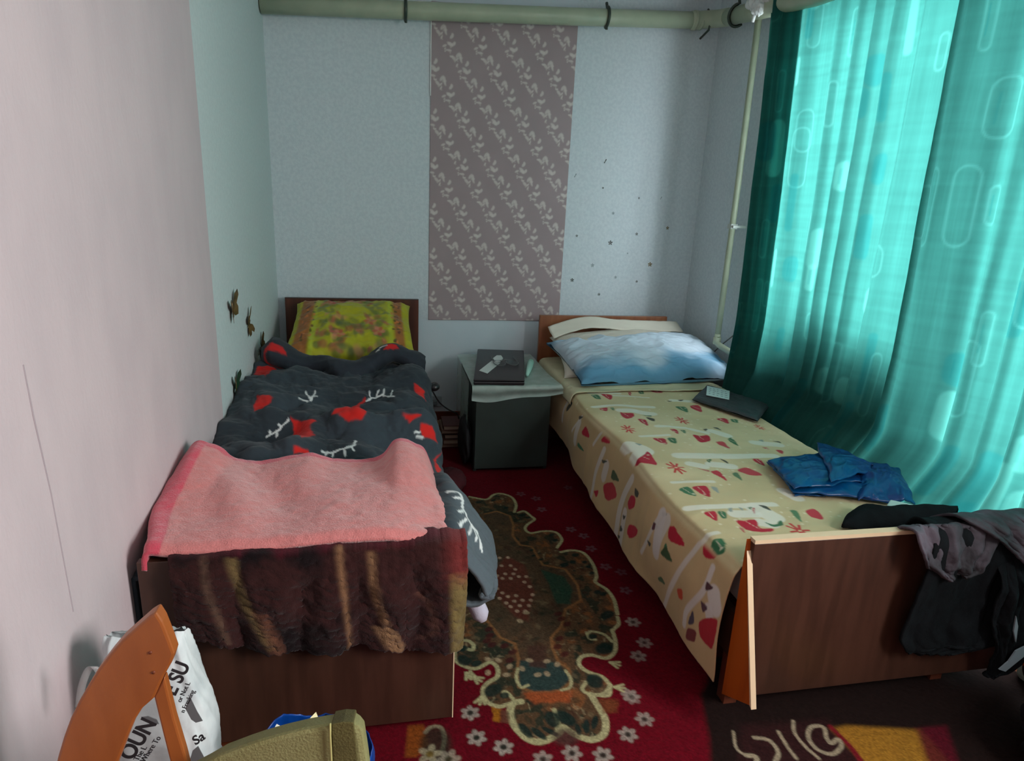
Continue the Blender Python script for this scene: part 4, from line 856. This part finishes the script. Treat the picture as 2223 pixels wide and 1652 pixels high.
# ---------------- black clothes over right footboard
M_blk = mat('black_jersey', (15, 18, 20), .9, noise=((24, 28, 31), 12, .5), bump=.3, bscale=200, spec=.1)
M_mauve = mat('grey_mauve_lining', (88, 80, 90), .8, noise=((26, 26, 30), 7, .95), bump=.2)
jk = empty('jacket', (2.22, -2.46, .55), 'black and grey jacket draped over the right footboard', 'jacket')
def jgrid(name, rows, m, nu=90, nv=110, seed=1, amp=.02, thick=.008):
    """rows: list of (xl, xr, y, z)"""
    R_ = spline(np.array(rows), nv); S_, T_ = np.meshgrid(np.linspace(0, 1, nu), np.linspace(0, 1, nv))
    P_ = np.stack([R_[:, :1]+(R_[:, 1:2]-R_[:, :1])*S_, R_[:, 2:3]+0*S_, R_[:, 3:4]+0*S_], -1)
    w_ = np.sin(S_*PI)**.4
    P_[..., 1] -= (amp*ridge(S_*3.5, T_*2.0, seed)+amp*.6*fbm(S_*6, T_*5, seed+2)+.010*np.abs(np.sin(S_*13+T_*3)))*sm(.0, .25, T_)
    P_[..., 2] += amp*.6*fbm(S_*4, T_*4, seed+7)*w_
    P_[..., 0] += .012*fbm(S_*3, T_*6, seed+9)
    return grid(name, P_, m, jk, None, thick)
jgrid('body', [(2.06, 2.38, FY+.06, .52), (2.05, 2.41, FY+.02, .572), (2.05, 2.43, FY-.03, .568), (2.05, 2.445, FY-.05, .50), (2.035, 2.455, FY-.05, .42), (2.02, 2.465, FY-.045, .32), (2.02, 2.47, FY-.04, .24), (2.05, 2.45, FY-.04, .19), (2.09, 2.22, FY-.035, .165)], M_blk, seed=111, amp=.022)
jgrid('sleeve', [(2.27, 2.38, FY-.05, .50), (2.27, 2.42, FY-.075, .40), (2.28, 2.455, FY-.075, .28), (2.33, 2.46, FY-.07, .18), (2.345, 2.43, FY-.065, .10), (2.35, 2.37, FY-.06, .075)], M_blk, seed=115, amp=.02)
jgrid('collar', [(1.985, 2.10, FY+.015, .545), (1.985, 2.24, FY-.03, .575), (1.995, 2.25, FY-.05, .54), (2.01, 2.22, FY-.06, .49), (2.05, 2.20, FY-.065, .455), (2.10, 2.16, FY-.065, .435)], M_mauve, seed=119, amp=.02)
jgrid('shoulder_fold', [(2.14, 2.36, FY+.05, .55), (2.14, 2.405, FY-.0, .592), (2.19, 2.42, FY-.055, .575), (2.28, 2.43, FY-.075, .51), (2.34, 2.42, FY-.08, .46)], M_mauve, seed=123, amp=.016)
M_strip = mat('grey_reflective_strip', (128, 140, 146), .5)
prism('stripe', [(2.335, FY-.108, .455), (2.355, FY-.108, .40), (2.385, FY-.108, .345), (2.36, FY-.108, .365), (2.34, FY-.108, .40)], (0, .004, 0), M_strip, jk)
prism('stripe', [(2.335, FY-.110, .315), (2.352, FY-.110, .28), (2.362, FY-.110, .225), (2.342, FY-.110, .265)], (0, .004, 0), M_strip, jk)
prism('cuff', [(2.385, FY-.100, .185), (2.43, FY-.100, .205), (2.425, FY-.100, .165), (2.37, FY-.100, .115), (2.345, FY-.100, .125), (2.37, FY-.100, .15)], (0, .004, 0), M_strip, jk)
tube('red_piping', [(2.40, FY-.082, .50), (2.425, FY-.084, .46), (2.437, FY-.082, .42)], .003, mat('red_piping', (200, 60, 40), .5), jk, 6)['label'] = 'thin red piping'
bt = [tuple(pq(*q, .478)) for q in ((1828, 1148), (1838, 1124), (1872, 1108), (1905, 1122), (1985, 1122), (2075, 1128), (2060, 1160), (1960, 1156), (1880, 1154))]
n = 70; top_ = spline(np.array([bt[0], bt[1], bt[2], bt[3], bt[4], bt[5]]), n); bo_ = spline(np.array([bt[0], bt[8], bt[7], bt[6]]), n)
rows = []
for t in np.linspace(0, 1, 30):
    r_ = top_*(1-t)+bo_*t; r_[:, 2] += .055*math.sin(t*PI)**.6*np.sin(np.linspace(.02, 1, n)*PI*.55)**.5; rows.append(r_)
Pq = np.array(rows); Pq[..., 2] += .012*ridge(Pq[..., 0]*12, Pq[..., 1]*12, 131)
o = grid('trousers', Pq, M_blk, None, None, .006); tag(o, 'black trouser leg lying on the cover behind right footboard', 'trousers')
# ================================================================== WALL STICKERS
gold = mat('gold_foil', (130, 104, 66), .35, metal=.5, noise=((50, 46, 34), 30, .8)); grn = mat('green_foil', (34, 84, 58), .35, metal=.4, noise=((60, 60, 40), 30, .8))
def butterfly(px, py, rot, s, m, lab, fold=.5, sw=1.0):
    c = Xp(px, py, 0.0); o = empty('butterfly', (0.002, c.y, c.z), lab, 'wall decoration')
    wg = [(0, .004), (.018, .040), (.034, .046), (.036, .026), (.022, .006), (.028, -.010), (.024, -.034), (.010, -.030), (0, -.008)]
    for sd_ in (1, -1):
        vs = []
        for (u, v_) in wg:
            a_, b_ = u*sd_*sw, v_; ca, sa = math.cos(rot), math.sin(rot)
            yy, zz = (a_*ca-b_*sa)*s, (a_*sa+b_*ca)*s; xx = .004+abs(u)*fold*s
            vs.append((xx, c.y+yy, c.z+zz))
        n = len(vs); ctr = tuple(np.mean(vs, 0)); vs2 = [(x+.0012, y, z) for x, y, z in vs]
        part('wing', vs+vs2, [tuple(range(n)), tuple(range(2*n-1, n-1, -1))]+[(i, (i+1) % n, n+(i+1) % n, n+i) for i in range(n)], m, o)
    ca, sa = math.cos(rot), math.sin(rot)
    tube('body', [(.005, c.y+.03*sa*s, c.z-.03*ca*s), (.006, c.y, c.z), (.005, c.y-.028*sa*s, c.z+.028*ca*s)], [.0015, .0035, .0015], gold, o, 6)
    return o
butterfly(502, 670, .25, 1.25, gold, 'gold butterfly decoration, topmost and leftmost on the left wall', .3, 1.5)
butterfly(538, 703, -1.2, 1.15, gold, 'gold butterfly decoration turned sideways, second from top', .25, 1.5)
butterfly(566, 754, .7, 1.15, gold, 'brown-gold butterfly decoration nearest the headboard', .25, 1.5)
butterfly(509, 836, .0, 1.1, grn, 'green butterfly decoration, lowest on the left wall', .3, 1.5)
dk = mat('dark_sticker_foil', (84, 88, 86), .4); am = mat('amber_sticker_foil', (120, 100, 60), .4); bl = mat('pale_blue_sticker_foil', (140, 156, 160), .4)
st = [(1314, 350, 1.0, dk, 'long'), (1249, 381, .9, bl, 'long'), (1309, 408, .45, dk, ''), (1387, 430, .5, dk, ''), (1435, 430, .7, bl, 'long'), (1331, 463, .7, bl, ''), (1449, 495, .8, am, ''), (1252, 512, .6, dk, ''), (1382, 508, .7, dk, ''), (1325, 527, 1.1, dk, ''), (1286, 576, .9, bl, ''), (1411, 574, 1.1, am, ''), (1242, 608, .9, dk, ''), (1336, 602, .7, bl, ''), (1382, 611, .6, dk, ''), (1300, 639, .7, dk, ''), (1362, 550, .4, bl, '')]
SL = ['dark streak-shaped sticker, topmost of the tiny wall stickers', 'pale curved sticker beside the floral sheet, second highest', 'minute dark dot sticker just below the topmost streak', 'minute dark dot sticker, left of the pale upright streak sticker',
 'pale upright streak sticker high toward the corner', 'pale flower sticker in the upper middle of the tiny wall stickers', 'amber flower sticker, the one nearest the wall corner', 'small dark sticker beside the floral sheet at mid height',
 'small dark flower sticker right of the largest dark one', 'largest dark flower sticker in the middle of the wall stickers', 'pale blue flower sticker below and left of the largest dark one', 'largest amber flower sticker low on the right',
 'dark flower sticker low beside the floral sheet edge', 'pale flower sticker low in the middle above the headboard', 'small dark sticker right of the low pale flower sticker', 'lowest small dark sticker, nearest the right headboard', 'minute pale sticker left of the largest amber flower']
for k, (px, py, s, m, kd) in enumerate(st):
    c = Yp(px, py, -.0035); r = .0125*s; vs = []; fs = []
    npet = 2 if kd else 5
    for q in range(npet):
        t = 2*PI*q/npet+(1.1 if kd else .3); i0 = len(vs)
        for j in range(6):
            a = 2*PI*j/6; u, v_ = (r*.62+r*.5*math.cos(a)), r*.30*math.sin(a)
            vs.append((c.x+u*math.cos(t)-v_*math.sin(t), -.0035-.0015*math.cos(a), c.z+u*math.sin(t)+v_*math.cos(t)))
        fs.append(tuple(range(i0, i0+6)))
    i0 = len(vs)
    for j in range(6): a = 2*PI*j/6; vs.append((c.x+r*.28*math.cos(a), -.0055, c.z+r*.28*math.sin(a)))
    fs.append(tuple(range(i0, i0+6)))
    o = part('wall_sticker', vs, fs, m)
    tag(o, SL[k], 'sticker', 'tiny stickers on the wall above the right headboard')
# ================================================================== FOREGROUND: CHAIR, BAGS
M_chair = mat('orange_varnished_beech', (150, 84, 38), .38, noise=((132, 70, 28), 5, .7), stretch=(5, 5, 1.2), bump=.04)
CY = -3.0
def yq(px, py, y=CY): p = Yp(px, py, y); return (p.x, y, p.z)
ch = empty('wooden_chair', (.28, -3.2, 0), 'orange varnished wooden chair with curved back in the near left corner', 'chair')
outer = [(338, 1330), (322, 1340), (290, 1368), (262, 1393), (238, 1421), (212, 1455), (190, 1490), (170, 1525), (152, 1562), (138, 1600), (126, 1640), (118, 1670), (100, 1760), (92, 1850)]
inner_ = [(190, 1850), (225, 1760), (250, 1670), (262, 1640), (275, 1605), (292, 1565), (308, 1540), (333, 1518), (355, 1470), (372, 1440), (378, 1420), (368, 1392), (352, 1352)]
prism('back_post', [yq(*p) for p in outer+inner_], (0, .024, 0), M_chair, ch, .0035)
prism('back_slat', [yq(*p, CY+.004) for p in ((333, 1512), (356, 1470), (378, 1560), (402, 1640), (432, 1760), (450, 1850), (405, 1850), (385, 1760), (372, 1668), (352, 1590))], (0, .016, 0), M_chair, ch, .003)
M_hole = mat('screw_hole', (110, 50, 20), .6)
for (px, py) in ((326, 1417), (333, 1460)):
    p = Yp(px, py, CY-.0006); tube('screw_hole', [(p.x, CY-.0012, p.z), (p.x, CY+.004, p.z)], .0024, M_hole, ch, 10)
box('seat', .10, .48, -3.42, -3.0, .42, .445, M_chair, ch, .008)
for x, y in ((.12, -3.03), (.46, -3.03), (.12, -3.39), (.46, -3.39)): tube('leg', [(x, y, 0), (x, y, .42)], [.014, .019], M_chair, ch, 12)
# white printed bag behind the chair
M_wb = mat('white_bag_plastic', (214, 220, 220), .45, noise=((186, 194, 196), 14, .8), bump=.4, bscale=30)
wbg = empty('white_bag', (.15, -2.72, 0), 'white plastic bag with black lettering standing between chair and footboard', 'bag')
WYp = -2.76
outl = [(378, 1425), (395, 1480), (415, 1535), (436, 1575), (448, 1620), (452, 1652), (450, 1720)]
zs = np.linspace(0, 1, 70); rows = []
oz = [Yp(*p, WYp) for p in outl]; zr = [p.z for p in oz][::-1]; xr_ = [p.x for p in oz][::-1]
for t in zs:
    z = .012+t*(oz[0].z-.012); xr2 = np.interp(z, [0, .2]+zr, [.262, .262]+xr_); xl = .055+.02*t
    cxm, hw = (xl+xr2)/2, (xr2-xl)/2; hd = .085*(1-t)**.35+.008
    a = np.linspace(0, 2*PI, 100, endpoint=False); ce_, se_ = np.cos(a), np.sin(a)
    rows.append(np.stack([cxm+hw*np.sign(ce_)*np.abs(ce_)**.7, WYp+.075+hd*np.sign(se_)*np.abs(se_)**.7-.0*t, np.full(100, z)], -1))
Pw = np.array(rows); nn = normals(Pw); Sg, Tg = np.meshgrid(np.arange(100)/100*8, zs*6)
Pw = Pw+nn*(.010*(ridge(np.cos(Sg*PI/4)*2+3, Tg*.7+np.sin(Sg*PI/4)*2, 141)-.4))[..., None]
grid('bag_body', Pw, M_wb, wbg, None, closed_u=True)
M_ink = mat('black_ink', (44, 40, 44), .7)
def text(parent, s, px, py, y, size, rot, bold=0, shear=0):
    cu = bpy.data.curves.new('lettering', 'FONT'); cu.body = s; cu.size = size; cu.offset = bold; cu.shear = shear; cu.extrude = .0006
    o = bpy.data.objects.new('lettering', cu); COL.objects.link(o); p = Yp(px, py, y)
    o.rotation_euler = (PI/2, -rot, 0); o.location = (p.x, y, p.z)
    bpy.context.view_layer.update()
    me = bpy.data.meshes.new_from_object(o); mw = o.matrix_world.copy(); bpy.data.objects.remove(o)
    me.transform(mw); o2 = link('lettering', me, M_ink, parent); return o2
TY = WYp-.026
text(wbg, 'OUN', 286, 1652, TY, .040, 1.0, .0010, .1); text(wbg, 'E SU', 380, 1512, TY, .036, 1.12, .0008, .1)
text(wbg, 'The L', 300, 1652, TY, .014, 1.0); text(wbg, 'Where To', 314, 1655, TY, .014, 1.0); text(wbg, 'or Not L', 393, 1525, TY, .012, 1.12); text(wbg, 'n Freaking', 400, 1548, TY, .012, 1.12); text(wbg, 'Sa', 424, 1618, TY, .026, .6, .0004, .3)
M_sil = mat('grey_print_on_bag', (110, 112, 114), .6)
for L in ([(412, 1512), (428, 1545), (440, 1565), (425, 1569), (415, 1562), (402, 1538)], [(430, 1620), (446, 1650), (410, 1656), (418, 1630)], [(322, 1555), (340, 1562), (345, 1572), (318, 1568), (306, 1557)]):
    prism('printed_shape', [yq(*p, TY) for p in L], (0, .001, 0), M_sil, wbg)
M_clear = mat('clear_plastic_film', (190, 186, 186), .15, alpha=.35)
hs = spline([Yp(163, 1535, -2.80), Yp(168, 1495, -2.80), Yp(180, 1460, -2.80), Yp(193, 1447, -2.80), Yp(208, 1462, -2.80), Yp(225, 1500, -2.80)], 40)
grid('handle', np.stack([hs, hs+np.array([.010, .004, -.004])], 0), M_clear, wbg, None, .001)['label'] = 'clear film handle'
# blue refuse bag
M_bl2 = mat('blue_refuse_film', (10, 76, 168), .3, noise=((20, 50, 120), 10, .6), bump=.3, bscale=30, trans=.25)
bbg = empty('blue_bag', (.43, -2.72, 0), 'open blue plastic bag with rubbish behind the olive bag', 'bag')
rows = []; a = np.linspace(0, 2*PI, 120, endpoint=False)
for t in np.linspace(0, 1, 50):
    z = .012+t*.262; k = .72+.20*math.sin(t*2.2)
    zz = z+t**3*(.010*np.sin(a)+.008*np.sin(3*a+1)+.006*np.sin(7*a))
    rows.append(np.stack([.425+.145*k*np.cos(a), -2.72+.13*k*np.sin(a), zz], -1))
Pg = np.array(rows); nn = normals(Pg); Sg, Tg = np.meshgrid(a, np.linspace(0, 5, 50))
Pg = Pg+nn*(.016*(ridge(np.cos(Sg)*2.5+4, np.sin(Sg)*2.5+Tg*.5, 151)-.4))[..., None]
grid('bag_body', Pg, M_bl2, bbg, None, .002, closed_u=True)
gs = []
for k, px in enumerate((632, 648, 660, 672)):
    p = Yp(px, 1562, -2.62); gs.append(boxg(p.x, p.x+.005, -2.626, -2.624, .242, .262)); 
    if k % 2: gs.append(boxg(p.x, p.x+.012, -2.626, -2.624, .256, .262))
part('printed_mark', *merge(*gs), mat('pale_blue_print', (70, 160, 210), .5), bbg)
o = lump('rubbish', (.40, -2.73, .245), (.095, .085, .065), mat('rubbish_film', (120, 100, 84), .3, noise=((60, 50, 70), 20, .9)), 61, amp=.4, n=70, sc=4); tag(o, 'crumpled brown and clear wrappers inside the blue bag', 'rubbish')
o = prism('paper_scrap', [yq(655, 1600, -2.76), yq(672, 1560, -2.76), yq(682, 1586, -2.76), yq(672, 1625, -2.76)], (.01, .02, -.004), mat('cream_paper_scrap', (226, 216, 170), .6), None); tag(o, 'pointed cream paper scrap sticking up from the blue bag', 'scrap')
o = prism('paper_scrap', [yq(583, 1618, -2.76), yq(590, 1590, -2.76), yq(598, 1594, -2.76), yq(594, 1625, -2.76)], (.006, .02, 0), mat('white_paper_scrap', (220, 214, 196), .6), None); tag(o, 'small white paper scrap at the left rim of the blue bag', 'scrap')
# olive canvas bag in front
M_ol = mat('olive_canvas', (126, 124, 80), .9, noise=((116, 112, 66), 20, .6), bump=.5, bscale=260); M_ol2 = mat('dark_olive_binding', (84, 78, 36), .9, noise=((70, 64, 26), 30, .6), bump=.5, bscale=260)
ob = empty('olive_bag', (.45, -3.02, 0), 'olive canvas bag with dark vertical band at the bottom edge', 'bag')
ol = [(380, 1690), (430, 1664), (470, 1641), (520, 1622), (560, 1608), (610, 1594), (660, 1582), (700, 1575), (745, 1568), (765, 1567), (780, 1573), (788, 1588), (796, 1640), (812, 1760), (830, 1900)]
f_ = [yq(*p, -3.02) for p in ol]; z0 = .02; f_ = f_+[(f_[-1][0], -3.02, z0), (f_[0][0], -3.02, z0)]
prism('bag_body', f_, (0, .07, -.045), M_ol, ob, .010)
band = [(718, 1572), (745, 1567), (768, 1568), (772, 1600), (778, 1660), (795, 1800), (740, 1800), (722, 1660)]
prism('band', [yq(*p, -3.0225) for p in band], (0, .074, -.045), M_ol2, ob, .002)['label'] = 'dark olive band'
tube('seam', [yq(*p, -3.024) for p in ((717, 1571), (717, 1600), (720, 1660), (738, 1800))], .0016, mat('cream_seam', (176, 172, 110), .8), ob, 6)
# ================================================================== LOWER RIGHT CORNER
o = lump('black_bag', (2.40, -2.80, .10), (.19, .15, .14), mat('navy_black_nylon', (16, 18, 30), .6, bump=.2), 71, amp=.2, n=90); tag(o, 'navy-black bag on the floor at the lower right corner', 'bag')
wc = empty('canister', (2.555, -2.52, 0), 'pale plastic canister with black ring handle at right end of footboard', 'canister')
M_can = mat('pale_canister_plastic', (150, 166, 152), .5)
box('body', 2.525, 2.585, -2.59, -2.46, .008, .22, M_can, wc, .02)
tube('ring_handle', [(2.519, -2.52+.03*math.cos(a), .075+.04*math.sin(a)) for a in np.linspace(0, 2*PI, 24)], .005, mat('black_rubber_ring', (20, 22, 22), .5), wc, 8)
